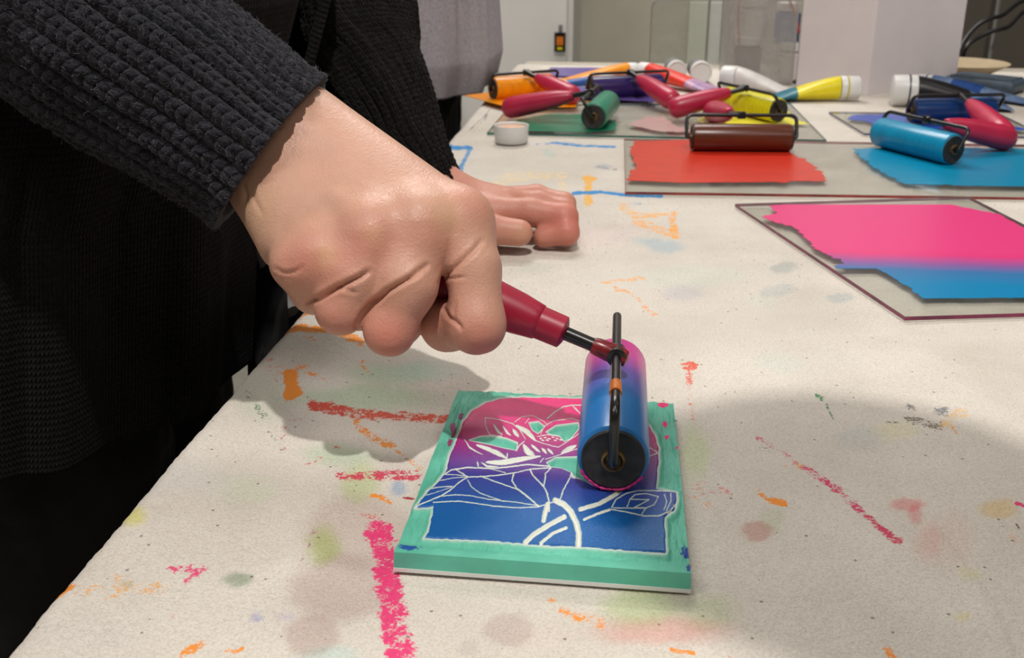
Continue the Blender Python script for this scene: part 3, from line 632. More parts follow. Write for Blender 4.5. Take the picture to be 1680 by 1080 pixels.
# ================================================================== BRAYERS (ink rollers)
def unit(v): v = np.asarray(v, float); return v/np.linalg.norm(v)
def brayer(name, label, a0, a1, barvec, butt, rmat, hmat, r=.0137, group='ink rollers lying on the glass plates', neckpos=.5, bardist=.026, hl=.105, hr=.0118, fg=False):
    a0, a1 = np.asarray(a0, float), np.asarray(a1, float); ax = unit(a1-a0); Ln = np.linalg.norm(a1-a0)
    mid = (a0+a1)/2; t = root(name, (mid[0], mid[1], min(a0[2], a1[2])-r), label, 'ink roller', group)
    b = unit(np.asarray(barvec)-ax*(np.asarray(barvec)@ax))*bardist
    ro = MB().lathe(a0, ax, [(0, r*.80), (.0003, r*.86), (.0012, r*.97), (.003, r), (Ln/2, r), (Ln-.003, r), (Ln-.0012, r*.97), (Ln-.0003, r*.86), (Ln, r*.80)], 56).build('roller', rmat, t)
    for p, s in ((a0, -1), (a1, 1)):
        e = MB().lathe(p+ax*s*(-.0006), ax*s, [(0, r*.88), (.0012, r*.88), (.0016, r*.84), (.0012, r*.78), (.0012, r*.30)], 48).build('end_cap', M['rubberend'], t)
        e2 = MB().lathe(p, ax*s, [(0, r*.34), (.0022, r*.33), (.0026, r*.27), (.001, r*.2)], 24).build('bushing', M['bushing'], e)
    rr = .0021 if fg else .0019; ov = .0055
    path = fillet([a0-ax*.001, a0-ax*ov, a0-ax*ov+b, a1+ax*ov+b, a1+ax*ov, a1+ax*.001], .008 if fg else .007, 7)
    MB().sweep(path, rr, 14).build('frame', M['rod'], t)
    nk = a0*(1-neckpos)+a1*neckpos+b; d = unit(np.asarray(butt)-nk); Lh = np.linalg.norm(np.asarray(butt)-nk)-.0
    hs = Lh-hl
    nm = MB().sweep([nk-d*.004, nk+d*.004, nk+d*hs*.5, nk+d*(hs+.006)], [.0034, .0036, .003, .0032], 14)
    nm.lathe(nk-ax*.0042, ax, [(0, rr*1.2), (.0004, rr*2.0), (.008, rr*2.0), (.0084, rr*1.2)], 20)
    nb = nm.build('neck', M['rod'], t)
    st = nk+d*hs
    pr = [(-.001, .004), (0, .0064), (.0006, .0072), (.0125, .0074), (.0130, .0079), (.016, .0083), (.024, .0094), (.036, .0103), (.055, hr*.97), (.078, hr), (.092, hr*.985), (.099, hr*.90), (.1035, hr*.68), (.1055, hr*.4), (.1062, .0004)]
    if not fg: pr = [(0, .0046), (.001, .0056), (.008, .0070), (.020, .0092), (.040, .0112), (.062, hr*.98), (.085, hr*1.04), (.096, hr*.98), (.102, hr*.76), (.1052, hr*.4), (.106, .0004)]
    MB().lathe(st, d, [(a_*hl/.106, r_) for a_, r_ in pr], 40).build('handle', hmat, t)
    return t, nk, d, hs
# the one in the hand
R0 = .0146
f0 = G(1004, 806, ZB); dirv = unit(G(1008, 640, ZB)-f0)
A0 = f0+np.array([0, 0, R0]); A1 = A0+dirv*.097
m = gradmat('blended_ink_roller', [(0, L(44, 116, 184)), (.32, L(36, 118, 188)), (.60, L(104, 74, 164)), (.82, L(200, 52, 146)), (1, L(206, 50, 146))], A0, dirv, .1, .30)
HANDLE_END = P(598, 408, .477)
tb_, NK, HD, HS = brayer('ink_brayer', 'ink roller with pink-to-blue ink held in the hand on the teal block', A0, A1, (0, 0, 1), HANDLE_END, m.m, M['handle'], r=R0, group=None, bardist=.0250, hr=.0126, hl=.097, fg=True, neckpos=.5)
nb = [o for o in tb_.children if o.name.startswith('neck')][0]
MB().lathe(NK+HD*.001-unit(A1-A0)*.0001, HD, [(0, .0040), (.001, .0044), (.008, .0040), (.010, .0035)], 18).build('paint_stain', M['redpaint'], nb)
MB().lathe(NK-HD*.0055, HD, [(0, .001), (.0008, .0034), (.003, .0042), (.006, .0043)], 18).build('paint_stain', M['redpaint'], nb)
fr = [o for o in tb_.children if o.name.startswith('frame')][0]
ecs = [o for o in tb_.children if o.name.startswith('end_cap')]
up_ = np.array([0, 0, 1.0]); sd_ = unit(np.cross(dirv, up_)); pr_ = [A0-dirv*.0006+(sd_*math.cos(a_)+up_*math.sin(a_))*R0*(.935+.01*math.sin(a_*9)) for a_ in np.linspace(-2.75, -.55, 40)]
MB().sweep(pr_, [.0003+.0004*abs(math.sin(k*.9)) for k in range(40)], 8).build('ink_rim', simple('pink_ink', L(206, 40, 120), .35, .1, 200), ecs[0])
MB().sweep([A0+np.array([0, 0, .0250])+dirv*.008, A0+np.array([0, 0, .0250])+dirv*.018], [.0026, .0024], 14).build('paint_stain', M['orangepaint'], fr)
ZP = ZT+.0033                     # glass plate top
def ctr(px_, py_, z=ZP, r=.0137): return G(px_, py_, z)+np.array([0, 0, r])
def pin(a, b, L_=.1):            # keep the roller 10 cm long
    m_ = (a+b)/2; d = unit(b-a)*L_/2; return m_-d, m_+d
def buttat(px_, py_, z=ZT+.0012, hr=.0125): return G(px_, py_, z)+np.array([0, 0, hr])
def bb(a0, a1, butt, up=1.3):    # the frame leans up and towards the handle
    m_ = (a0+a1)/2; h = np.asarray(butt)-m_; ax = unit(a1-a0); h = unit(h-ax*(h@ax)); return h*.75+np.array([0, 0, up])
BRS = [
 ('brown ink roller standing on the red ink', (1141, 247), (1289, 248), (1166, 200), 'brown', 1.6, .0137),
 ('bright cyan roller lying on the cyan ink', (1452, 243), (1548, 268), (1660, 250), 'cyan', 1.3, .0150),
 ('dark navy roller behind the cyan roller, its handle crossing the next one', (1500, 203), (1618, 200), (1650, 245), 'navy', 1.2, .0137),
 ('green roller seen end-on at the edge of the green ink', (974, 213), (996, 190), (824, 197), 'roller_green', 1.2, .0150),
 ('orange roller lying on the orange ink at the left', (812, 165), (900, 158), (948, 178), 'orange', 1.3, .0150),
 ('dark violet roller lying on the lilac ink behind the green roller', (986, 163), (1066, 159), (1108, 186), 'violet', 1.3, .0150),
 ('yellow-green roller lying on the yellow ink', (1203, 184), (1262, 199), (1096, 198), 'yellow', 1.3, .0145)]
for lb, p0, p1, bt, ik, up, r_ in BRS:
    a, b = ctr(*p0, r=r_), ctr(*p1, r=r_)
    a, b = pin(a, b, .1 if ik != 'orange' else .085); bu = buttat(*bt)
    if ik in ('navy',): a = a+np.array([0, 0, .001])
    nkp = (a+b)/2; ln = np.linalg.norm(bu-nkp)
    hl = min(.108, ln*.74)
    brayer('ink_brayer', lb, a, b, bb(a, b, bu, up), bu, INK[ik], M['handlebg'], r=r_, hl=hl, hr=.0122, bardist=.023)
# ================================================================== GLASS PLATES AND INK
def ragged(pts, amp, step=.0025, seed=0, z=ZP, off=0):
    P3 = [G(p[0], p[1], z)[:2] for p in pts]; out = []; rr = np.random.default_rng(seed)
    n = len(P3)
    for i in range(n):
        a, b = P3[i], P3[(i+1) % n]; k = max(1, int(np.linalg.norm(b-a)/step)); nrm = np.array([-(b-a)[1], (b-a)[0]])/np.linalg.norm(b-a)
        am = pts[i][2] if len(pts[i]) > 2 else amp
        for j in range(k):
            t = j/k; w_ = (math.sin(t*math.pi))**.5 if k > 2 else 0
            out.append(a*(1-t)+b*t+nrm*w_*am*((fbm(np.array(i*7.3+j*.45), np.array(seed*3.1), seed, 2)-.5)*2.2+(fbm(np.array(i*5.3+j*1.9), np.array(seed*2.1), seed+5, 2)-.5)*1.6))
    return out
def plate(label, quad, inks, edgecol=(120, 70, 80), z0=ZT+.0003, th=.0030, group='glass inking plates'):
    z1 = z0+th; Q = [G(x, y, z1) for x, y in quad]; c = sum(Q)/4
    t = root('ink_plate', (c[0], c[1], ZT), label, 'inking plate', group)
    MB().prism([q[:2] for q in Q], z0, z1).build('glass', M['glass'], t, False, bevel=.0004)
    em = simple('plate_edge', L(*edgecol), .25, .3, 30)
    n = 4; inn = [c[:2]+(q[:2]-c[:2])*.997 for q in Q]; out = [c[:2]+(q[:2]-c[:2])*1.0005 for q in Q]; e = MB()
    for i in range(4):
        a, b, d, f_ = out[i], out[(i+1) % 4], inn[(i+1) % 4], inn[i]
        e.prism([a, b, b+(d-b)*.5, a+(f_-a)*.5], z0+.0002, z1-.0003)
    e.build('coloured_edge', em, t, False)
    for k, (pts, mat, amp, lift) in enumerate(inks):
        pl = ragged(pts, amp, seed=k+int(abs(c[0])*97), z=z1)
        o = MB().prism(pl, z1-.0001, z1+.00012+lift*.0001).build('ink_film', mat, t, False)
        for m_ in o.data.materials: pass
    return t
# pink and blue blend
pA, pB = G(1560, 400, ZP), G(1580, 492, ZP); dv2 = unit(np.array([0, -1, 0.0])); pS = G(1600, 415, ZP)
gm = gradmat('pink_blue_ink', [(0, L(230, 62, 130)), (.12, L(228, 56, 126)), (.42, L(140, 90, 160)), (.62, L(56, 116, 172)), (1, L(0, 130, 182))], pS, dv2, .075, .32)
plate('clear glass plate with pink and blue blended ink, nearest to the camera on the right', [(1485, 519), (1950, 505), (1590, 322), (1206, 334)],
      [([(1285, 336, .0004), (1560, 336, .0015), (1640, 352, .0015), (1760, 420, .0015), (1800, 488, .0005), (1515, 490, .002), (1465, 455, .001), (1437, 441, .0005), (1370, 441, .004), (1385, 432, .003), (1345, 412, .004), (1325, 395, .003), (1300, 372, .004), (1262, 362, .003), (1250, 356, .002), (1275, 350, .002), (1262, 338, .002)], gm.m, .003, 1)], (132, 48, 84))
plate('long glass plate carrying the red ink and the cyan ink', [(1026, 314), (1960, 327), (1760, 238), (1024, 227)],
      [([(1040, 232), (1138, 230), (1282, 234), (1300, 252), (1330, 268), (1357, 297), (1240, 299, .001), (1120, 300, .001), (1028, 296), (1045, 272), (1034, 250)], INK['red'], .004, 1),
       ([(1398, 244), (1470, 243), (1660, 243), (1880, 262), (1900, 305), (1680, 306, .001), (1580, 305), (1485, 302), (1455, 288), (1430, 272), (1410, 258)], INK['cyan'], .005, 1)], (150, 60, 56))
plate('small glass plate with blue ink under the navy roller', [(1418, 218), (1720, 224), (1640, 186), (1360, 183)],
      [([(1398, 189), (1500, 186), (1640, 200), (1690, 214), (1560, 212), (1450, 210), (1425, 200), (1390, 196)], INK['blue'], .004, 1)], (90, 90, 120))
plate('wide glass plate with green ink behind the small white cup', [(799, 217), (1356, 229), (1296, 168), (838, 171)],
      [([(820, 212), (850, 196), (900, 187), (975, 188), (1008, 200), (1012, 213), (960, 217, .001), (860, 215, .001)], INK['green'], .003, 1),
       ([(1190, 206), (1140, 198), (1170, 184), (1215, 176), (1290, 178), (1300, 196), (1330, 203), (1260, 207)], INK['paleyellow'], .005, 1),
       ([(1085, 216), (1030, 205), (1060, 192), (1090, 192), (1110, 208), (1160, 218)], INK['pinkwash'], .004, 1)], (60, 110, 100))
plate('glass plate with orange ink at the left edge of the table', [(838, 164), (990, 166), (972, 150), (862, 150)],
      [], (170, 120, 40), z0=ZT+.0002, th=.002)
def sheet(label, quad, mat, z=ZT+.006, th=.0006):
    Q = [G(x, y, z) for x, y in quad]; c = sum(Q)/len(Q)
    o = MB().prism([q[:2]-c[:2] for q in Q], z-c[2], z-c[2]+th); o = o.build('paper_sheet', mat, None, False); o.location = tuple(c)
    return tag(o, label, 'paper')
sheet('orange inked sheet poking out past the left edge of the table beneath the orange roller', [(761, 157), (806, 152), (950, 154), (945, 176), (836, 177)], INK['orange'], z=ZT+.0052)
sheet('lilac inked sheet at the far left of the table', [(893, 124), (985, 128), (1010, 112), (903, 111)], INK['lilac'], z=ZT+.0015)
sheet('lilac inked sheet under the dark violet roller', [(928, 158), (1076, 168), (1060, 148), (935, 142)], INK['lilac'], z=ZT+.0052)
# ================================================================== TUBES, JARS, CUP
def paint_tube(label, capp, tailp, rad, bodymat, band=None, capband=None, zc=ZT+.0008, lift=0, tailmat=None, caplen=.022):
    a = G(*capp, zc); b = G(*tailp, zc); d = unit((b-a)*np.array([1, 1, 0])); Ln = np.linalg.norm((b-a)[:2]); sd = np.array([d[1], -d[0], 0])
    t = root('paint_tube', ((a+b)/2)*np.array([1, 1, 0])+np.array([0, 0, zc]), label, 'paint tube', 'paint tubes at the far end of the table')
    c = a+np.array([0, 0, rad*1.06+lift])
    MB().lathe(c, d, [(0, rad*.86), (.0008, rad*.95), (.002, rad), (caplen-.001, rad*1.03), (caplen, rad*.98)], 36).build('cap', M['white'], t)
    k = [o for o in t.children][0]
    if capband: MB().lathe(c+d*(caplen*.62), d, [(0, rad*.99), (.0002, rad*1.05), (.0022, rad*1.06), (.0024, rad*.99)], 36).build('cap_ring', capband, k)
    def section(s0, s1, n=14):
        rows_ = []
        for s_ in np.linspace(s0, s1, n):
            th_ = rad*.96*(1-s_**1.3)+.0009; wd = rad*(.96+.5*s_); cz = th_+lift*(1-s_); p = a+d*(caplen+.001+(Ln-caplen)*s_); p = np.array([p[0], p[1], zc+cz+.0002])
            rows_.append([p+sd*wd*math.cos(q)+np.array([0, 0, 1])*th_*math.sin(q) for q in np.linspace(0, 2*math.pi, 36, endpoint=False)])
        return MB().grid(np.array(rows_), wrapu=True, caps=True)
    section(0, .55 if tailmat else .97).build('body', bodymat, t)
    if tailmat: section(.55, .97).build('rolled_end', tailmat, t)
    section(.965, 1.0, 3).build('crimp', tailmat or bodymat, t)
    if band:
        rows_ = []
        for s_ in np.linspace(band[0], band[1], 5):
            th_ = rad*.96*(1-s_**1.3)+.0014; wd = rad*(.96+.5*s_)+.0006; p = a+d*(caplen+.001+(Ln-caplen)*s_); p = np.array([p[0], p[1], zc+th_+lift*(1-s_)])
            rows_.append([p+sd*wd*math.cos(q)+np.array([0, 0, 1])*th_*math.sin(q) for q in np.linspace(0, 2*math.pi, 36, endpoint=False)])
        MB().grid(np.array(rows_), wrapu=True, caps=True).build('label', band[2], t)
    return t
ORT = simple('orange_tube', L(240, 150, 20), .35, .05, 40); RDT = simple('red_tube', L(222, 52, 34), .35, .05, 40); YLT = simple('yellow_tube', L(232, 214, 20), .35, .05, 40)
BKT = simple('black_tube', L(26, 26, 28), .35, .1, 40); LBT = simple('pale_blue_tube', L(120, 142, 170), .3, .2, 60, vc2=L(40, 76, 140)); PKB = simple('mottled_pink_tube', L(196, 150, 172), .3, .2, 80, vc2=L(120, 110, 160)); WHT = simple('white_tube', L(214, 210, 208), .35, .06, 60)
BKR = simple('dark_ring', L(60, 60, 64), .4); YRG = simple('yellow_ring', L(200, 186, 60), .4)
paint_tube('yellow paint tube with teal label and white cap in front of the white folded board', (1408, 164), (1262, 163), .0150, YLT, (.62, .92, M['teal']), YRG, caplen=.026)
paint_tube('black paint tube with white cap lying behind the navy roller', (1460, 172), (1655, 178), .0185, BKT, None, BKR, tailmat=LBT, caplen=.030)
paint_tube('pale blue paint tube behind the black tube', (1503, 150), (1700, 172), .0118, LBT, (.2, .5, M['blueband']), M['blueband'])
paint_tube('red paint tube with mottled end behind the dark violet roller', (1050, 133), (1195, 158), .0125, RDT, None, None, tailmat=PKB, lift=.002, caplen=.020)
paint_tube('white paint tube pointing down to the right beside the grey jar lids', (1184, 146), (1300, 156), .0148, WHT, None, None, lift=.002)
paint_tube('orange paint tube lying across the blue striped tube', (1043, 131), (905, 139), .0108, ORT, None, None, lift=.003, caplen=.014)
paint_tube('blue striped squeezed tube under the orange tube', (1010, 140), (885, 143), .0070, WHT, (.3, .6, M['blueband']), None, caplen=.010)
def jar(label, px_, py_, r=.0175):
    c = G(px_, py_, ZT+.001)+np.array([0, 0, r*1.02]); d = unit(C(.02, 1, 0)-C(0, 0, 0)); t = root('ink_jar', c-np.array([0, 0, r]), label, 'jar')
    MB().lathe(c+d*.009, d, [(0, r*.86), (.002, r*.92), (.045, r*.92), (.047, r*.85)], 36).build('body', M['grey'], t)
    MB().lathe(c, d, [(.0018, .0005), (.0018, r*.80), (.0004, r*.84), (0, r*.9), (.001, r*.99), (.010, r), (.011, r*.9)], 44).build('lid', M['white'], t)
jar('jar on its side with its white lid facing out, beside the white paint tube', 1150, 137, .0155)
jar('jar on its side half hidden behind the red tube', 1110, 133, .0145)
q = G(839, 234); cup = root('small_cup', q, 'small white cap holding orange ink beside the green ink', 'cup')
rr_ = .0188
MB().lathe(q+np.array([0, 0, .0006]), (0, 0, 1), [(0, rr_*.88), (.001, rr_*.93), (.018, rr_), (.0186, rr_*.985), (.018, rr_*.93), (.0150, rr_*.91)], 48).build('wall', M['white'], cup)
MB().lathe(q+np.array([0, 0, .0150]), (0, 0, 1), [(0, rr_*.90), (.0008, rr_*.91), (.001, rr_*.5)], 36).build('ink', simple('ink_traces', L(232, 130, 40), .4, .1, 120, vc2=L(236, 226, 210)), cup)
# ================================================================== STANDING THINGS AT THE FAR END
def board(a, b, z0, h, th):
    d = unit(b-a); n_ = np.array([-d[1], d[0], 0]); return a, b, n_*th
bo = G(1423, 157); b0 = G(1306, 141); b1 = G(1566, 143)
fb = root('folded_board', bo, 'tall white folded cardboard standing behind the yellow and black tubes', 'board')
for (p, q_) in ((b0, bo), (bo, b1)):
    d = unit(q_-p); n_ = np.array([-d[1], d[0], 0])*.002
    MB().prism([p[:2], q_[:2], (q_+n_)[:2], (p+n_)[:2]], ZT+.0005, ZT+.42).build('panel', M['card'], fb, False)
t0, t1 = G(1192, 137), G(1300, 139); dth = np.array([0, .16, 0])
tt = root('plastic_tote', (t0+t1)/2+dth/2, 'translucent plastic tub of art supplies behind the white paint tube', 'tub')
ap = lambda p, h: np.array([p[0], p[1], ZT+h])
tm = MB()
for a, b in (((t0), (t1)), (t1, t1+dth), (t1+dth, t0+dth), (t0+dth, t0)):
    d = unit(b-a); n_ = np.array([-d[1], d[0], 0])*.002; lean = np.array([0, 0, 0])
    tm.add([ap(a, .001), ap(b, .001), ap(b+n_, .001), ap(a+n_, .001), ap(a, .26), ap(b, .26), ap(b+n_, .26), ap(a+n_, .26)], [(0, 3, 2, 1), (4, 5, 6, 7), (0, 1, 5, 4), (1, 2, 6, 5), (2, 3, 7, 6), (3, 0, 4, 7)])
tm.build('wall', M['tote'], tt, False)
MB().prism([t0[:2], t1[:2], (t1+dth)[:2], (t0+dth)[:2]], ZT+.0004, ZT+.003).build('base', M['tote'], tt, False)
def ring_(mb, pts): return mb
for nm, off, h, r_, mt, hh in (('a round white jar inside the plastic tub, left of the others', .035, .055, .020, M['white'], .05), ('a white lidded jar at the lower right inside the plastic tub', .095, .0, .021, M['card'], .045), ('a blue jar inside the plastic tub on its right side', .085, .05, .018, M['blueband'], .05), ('a grey jar at the bottom left inside the plastic tub', .03, 0, .020, M['grey'], .052)):
    c = t0+unit(t1-t0)*off+np.array([0, .035+.01*(h > 0), .0035+h]); MBx = MB().lathe(c, (0, 0, 1), [(0, r_*.9), (.002, r_), (hh-.008, r_), (hh-.006, r_*.8), (hh, r_*.8)], 32)
    t = root('supply_jar', c, nm, 'jar'); MBx.build('body', mt, t); MB().lathe(c+np.array([0, 0, hh-.004]), (0, 0, 1), [(0, r_*.86), (.001, r_*.95), (.011, r_*.95), (.012, r_*.85)], 32).build('lid', M['white'], t)
RDP = simple('red_cord', L(196, 70, 66), .5)
c = t0+np.array([.02, .012, 0])
pts = [ap(t0+np.array([.016, .02, 0]), .05), ap(t0+np.array([.012, .02, 0]), .11), ap(t0+np.array([.03, .02, 0]), .17), ap(t0+np.array([.06, .02, 0]), .15), ap(t0+np.array([.09, .02, 0]), .10), ap(t0+np.array([.10, .02, 0]), .07)]
o = MB().sweep(spline(pts, 8), .0016, 8).build('red_cord', RDP); tag(o, 'thin red cord looped inside the plastic tub', 'cord')
# clear sheet with dark rim
a, b = G(1066, 118), G(1186, 122); a = a+np.array([0, .1, 0]); b = b+np.array([.01, .1, 0])
ac = root('acrylic_sheet', (a+b)/2, 'clear plastic panel with thin dark rim standing left of the plastic tub', 'panel')
MB().prism([a[:2], b[:2], (b+np.array([0, .003, 0]))[:2], (a+np.array([0, .003, 0]))[:2]], ZT+.0002, ZT+.098).build('sheet', M['acrylic'], ac, False)
MB().sweep(fillet([ap(a, .001), ap(a, .100), ap(b, .103)], .012, 6), .0009, 8).build('rim', M['grey'], ac)
# dish, phone
q = G(1575, 133); di = root('shallow_dish', q, 'shallow tan dish behind the white folded board', 'dish')
MB().lathe(q+np.array([.01, .04, .0006]), (0, 0, 1), [(0, .03), (.004, .032), (.006, .04), (.020, .066), (.022, .068), (.021, .064), (.009, .038), (.007, .001)], 56).build('bowl', M['dish'], di)
q = G(1622, 151); ph = root('slim_case', q, 'blue-grey slim case lying in front of the tan dish', 'case')
ax_ = unit(G(1665, 156)-G(1590, 148)); ay_ = np.array([-ax_[1], ax_[0], 0])
MB().box(q+np.array([0, .02, .0092]), (.10, .060, .017), [ax_, ay_, (0, 0, 1)]).build('shell', M['phone'], ph, bevel=.007)
MB().box(q+np.array([0, .02, .0185]), (.084, .046, .002), [ax_, ay_, (0, 0, 1)]).build('lid_panel', M['phone'], ph, bevel=.0009)
for k, (pts, lb) in enumerate(((((1572, 150, 2.15), (1572, 90, 2.1), (1600, 45, 2.1), (1640, 27, 2.1), (1700, 26, 2.15)), 'upper black cable arching in front of the dark cabinet'),
                               (((1578, 150, 2.1), (1582, 84, 2.05), (1612, 58, 2.05), (1650, 46, 2.05), (1700, 40, 2.1)), 'lower black cable arching in front of the dark cabinet'))):
    p3 = [P(*p) for p in pts]; p3 = [np.array([p3[0][0], p3[0][1], .02]), np.array([p3[0][0], p3[0][1], .4])]+p3+[np.array([p3[-1][0]+.1, p3[-1][1]+.05, .4]), np.array([p3[-1][0]+.1, p3[-1][1]+.05, .02])]
    o = MB().sweep(spline(p3, 10), .0042, 10).build('black_cable', M['black']); tag(o, lb, 'cable')
q = P(1630, 60, 2.2); po = root('thin_pole', (q[0], q[1], 0), 'thin grey upright pole in front of the dark cabinet', 'pole')
MB().sweep([(q[0], q[1], .01), (q[0], q[1], 1.0), (q[0], q[1], 1.9)], .004, 12).build('shaft', M['grey'], po)
MB().lathe((q[0], q[1], 0.0), (0, 0, 1), [(0, .05), (.008, .05), (.012, .02), (.02, .006)], 32).build('foot', M['grey'], po)
# ================================================================== PEOPLE
def skinmat(name, base, red, pale):
    m = NT(name); tc = m.tc()
    b_ = m.ramp(m.noise(tc, 55, 4, .6), [(.3, tuple(x*.90 for x in base[:3])+(1,)), (.7, base)])
    b_ = m.mix(m.attr('blush').outputs['Fac'], b_, red); b_ = m.mix(m.attr('pale').outputs['Fac'], b_, pale)
    m.set(Base_Color=b_, Roughness=m.ramp(m.noise(tc, 500, 3), [(.3, .36), (.7, .52)]))
    m.b.inputs['Subsurface Weight'].default_value = .10; m.b.inputs['Subsurface Radius'].default_value = (.9, .35, .2); m.b.inputs['Subsurface Scale'].default_value = .006
    m.b.inputs['Specular IOR Level'].default_value = .36
    mp = m.n('ShaderNodeMapping'); mp.inputs['Rotation'].default_value = (.3, .9, .5); mp.inputs['Scale'].default_value = (900, 240, 900); m.l(tc, mp.inputs[0])
    n1 = m.noise(mp.outputs[0], 1, 3, .6)
    vo = m.n('ShaderNodeTexVoronoi'); vo.inputs['Scale'].default_value = 900; m.l(tc, vo.inputs['Vector'])
    m.bump(m.math('ADD', m.math('MULTIPLY', n1, .8), m.math('ADD', m.math('MULTIPLY', vo.outputs['Distance'], .5), m.math('MULTIPLY', m.noise(tc, 230, 3), .8))), .55, .00035)
    return m.m
M['skin'] = skinmat('skin', L(203, 157, 135), L(200, 104, 92), L(220, 186, 142))
M['skin2'] = skinmat('second_skin', L(206, 160, 136), L(196, 110, 98), L(224, 190, 150))
mm = lambda *v: np.array(v)/1000.
# ---- right hand joints (held over the handle)
J = dict(wr=P(503, 196, .490), wc=P(472, 236, .484), wu=P(440, 284, .478), im=P(752, 366, .458), mm_=P(690, 374, .450), rm=P(612, 390, .446), pm=P(538, 422, .448))
def righthand(p):
    pal = chain(p, [P(300, 120, .485), J['wc']], [.025, .0215], .01)
    pal = smin(pal, seg(p, J['wr'], J['im'], .0160, .0132), .012)
    pal = smin(pal, seg(p, J['wc'], J['mm_'], .0180, .0142), .012)
    pal = smin(pal, seg(p, J['wu'], J['rm'], .0150, .0140), .012)
    pal = smin(pal, seg(p, J['wu'], J['pm'], .0140, .0130), .012)
    pal = smin(pal, seg(p, P(440, 318, .480), P(476, 396, .463), .0145, .0140), .012)     # heel of the hand
    pal = smin(pal, seg(p, P(500, 250, .500), P(640, 380, .478), .016, .013), .014)
    for a_, b_ in ((('wr'), 'im'), ('wc', 'mm_'), ('wc', 'rm'), ('wu', 'pm')):             # tendons
        A_ = J[a_]*.35+J[b_]*.65-FW*.0125; B_ = J[b_]-FW*.0115
        pal = smin(pal, seg(p, A_-FW*.0008, B_-FW*.0008, .0012, .0022), .006)
    for k_, r_, o_ in (('im', .0092, .0058), ('mm_', .0100, .0078), ('rm', .0096, .0074), ('pm', .0092, .0070)):
        pal = smin(pal, seg(p, J[k_]-FW*o_*.86+UP*.001, J[k_]-FW*o_*.86-UP*.003, r_*.95, r_*.85), .010)
    fi = chain(p, [J['im'], P(776, 440, .449), P(783, 532, .446), P(733, 534, .463), P(716, 490, .488)], [.0130, .0112, .0112, .0106, .0080], .0045)
    fi = smin(fi, seg(p, P(790, 545, .4445), P(780, 549, .4460), .0075, .0072), .004)
    fm = chain(p, [J['mm_'], P(666, 468, .439), P(640, 541, .439), P(655, 530, .466), P(662, 486, .492)], [.0134, .0124, .0098, .0094, .0080], .0045)
    fm = smin(fm, seg(p, P(640, 552, .437), P(630, 550, .438), .0066, .0064), .004)
    fr_ = chain(p, [J['rm'], P(583, 460, .439), P(559, 508, .439), P(590, 506, .466), P(600, 462, .492)], [.0132, .0120, .0097, .0088, .0076], .0045)
    fp = chain(p, [J['pm'], P(508, 434, .444), P(484, 434, .444), P(517, 476, .450), P(556, 470, .478)], [.0126, .0110, .0094, .0096, .0076], .004)
    th = chain(p, [P(500, 215, .505), P(640, 330, .512), P(730, 412, .512), P(775, 458, .506)], [.017, .0150, .0115, .0092], .006)
    fg = fi
    fg = smin(fg, fm, .0015); fg = smin(fg, fr_, .0028); fg = smin(fg, fp, .0028)
    d = smin(pal, fg, .0105); d = smin(d, th, .008)
    return d
lo = np.array([P(x, y, z) for x in (330, 860) for y in (90, 620) for z in (.40, .54)]); 
V, Fq = surfnet(righthand, lo.min(0), lo.max(0), .0009); V = relax(V, Fq, 3, .5)
def vnormals(V, Fq):
    n_ = np.cross(V[Fq[:, 2]]-V[Fq[:, 0]], V[Fq[:, 3]]-V[Fq[:, 1]]); N = np.zeros_like(V)
    for k in range(4):
        for q in range(3): N[:, q] += np.bincount(Fq[:, k], n_[:, q], minlength=len(V))
    return N/np.maximum(np.linalg.norm(N, axis=1)[:, None], 1e-12)
def carve(V, Fq, lines):         # skin folds: push the surface in along short curves on the side facing the lens
    V = V.astype(float); N = vnormals(V, Fq); x_, y_ = proj(V); dp = (V-CAM)@FW; fr = sstep(-.1, .3, -(N@FW)); out = V.copy()
    for pts, depth, wd, dmax in lines:
        d, t = segdist(x_, y_, pts); taper = np.clip(np.sin(np.pi*np.clip(t*.9+.05, 0, 1)), 0, 1)**.5
        g = np.exp(-(d/wd)**2)-.12*np.exp(-((d-wd*2.2)/(wd*1.2))**2)
        out -= N*(g*depth*.92*taper*fr*(dp < dmax))[:, None]
    return out
FOLDS = [([(502, 500), (525, 488), (552, 473), (590, 455), (604, 446)], .0030, 4.2, .46), ([(552, 474), (570, 476), (584, 480)], .0010, 3, .46),
 ([(584, 536), (596, 515), (610, 499), (634, 478), (667, 459), (700, 436)], .0032, 4.2, .46), ([(667, 459), (690, 452)], .0008, 3, .46),
 ([(722, 466), (734, 448), (752, 434), (778, 410), (790, 396)], .0017, 4.0, .462), ([(724, 458), (742, 456), (762, 455)], .0010, 2.6, .46), ([(722, 452), (738, 449), (756, 444)], .0005, 2.2, .46),
 ([(452, 441), (466, 449), (482, 447), (496, 438)], .0010, 3.4, .46), ([(450, 452), (464, 458), (480, 457)], .0005, 2.4, .46),
 ([(728, 507), (736, 520), (752, 532), (757, 540)], .0016, 3.2, .47), ([(748, 498), (744, 512), (748, 526)], .0006, 3, .46),
 ([(398, 300), (404, 318), (402, 336)], .0009, 4, .49), ([(412, 306), (418, 330), (430, 352)], .0005, 4, .49)]
for x_a, y_a, l_, n_l in ((786, 545, 14, 3), (640, 558, 14, 3), (556, 522, 12, 3), (470, 436, 9, 2), (740, 380, 13, 3), (700, 372, 12, 3)):
    for k in range(n_l): FOLDS.append(([(x_a-l_, y_a-6+k*5), (x_a, y_a-8+k*5), (x_a+l_, y_a-6+k*5)], .00018, 1.5, .47))
V = carve(V, Fq, FOLDS); V = relax(V, Fq, 1, .3)
HV, HF = [V], [Fq]
def falloff(V, c, r): return np.exp(-(np.linalg.norm(V-c, axis=1)/r)**2)
ppx, ppy = proj(V); 
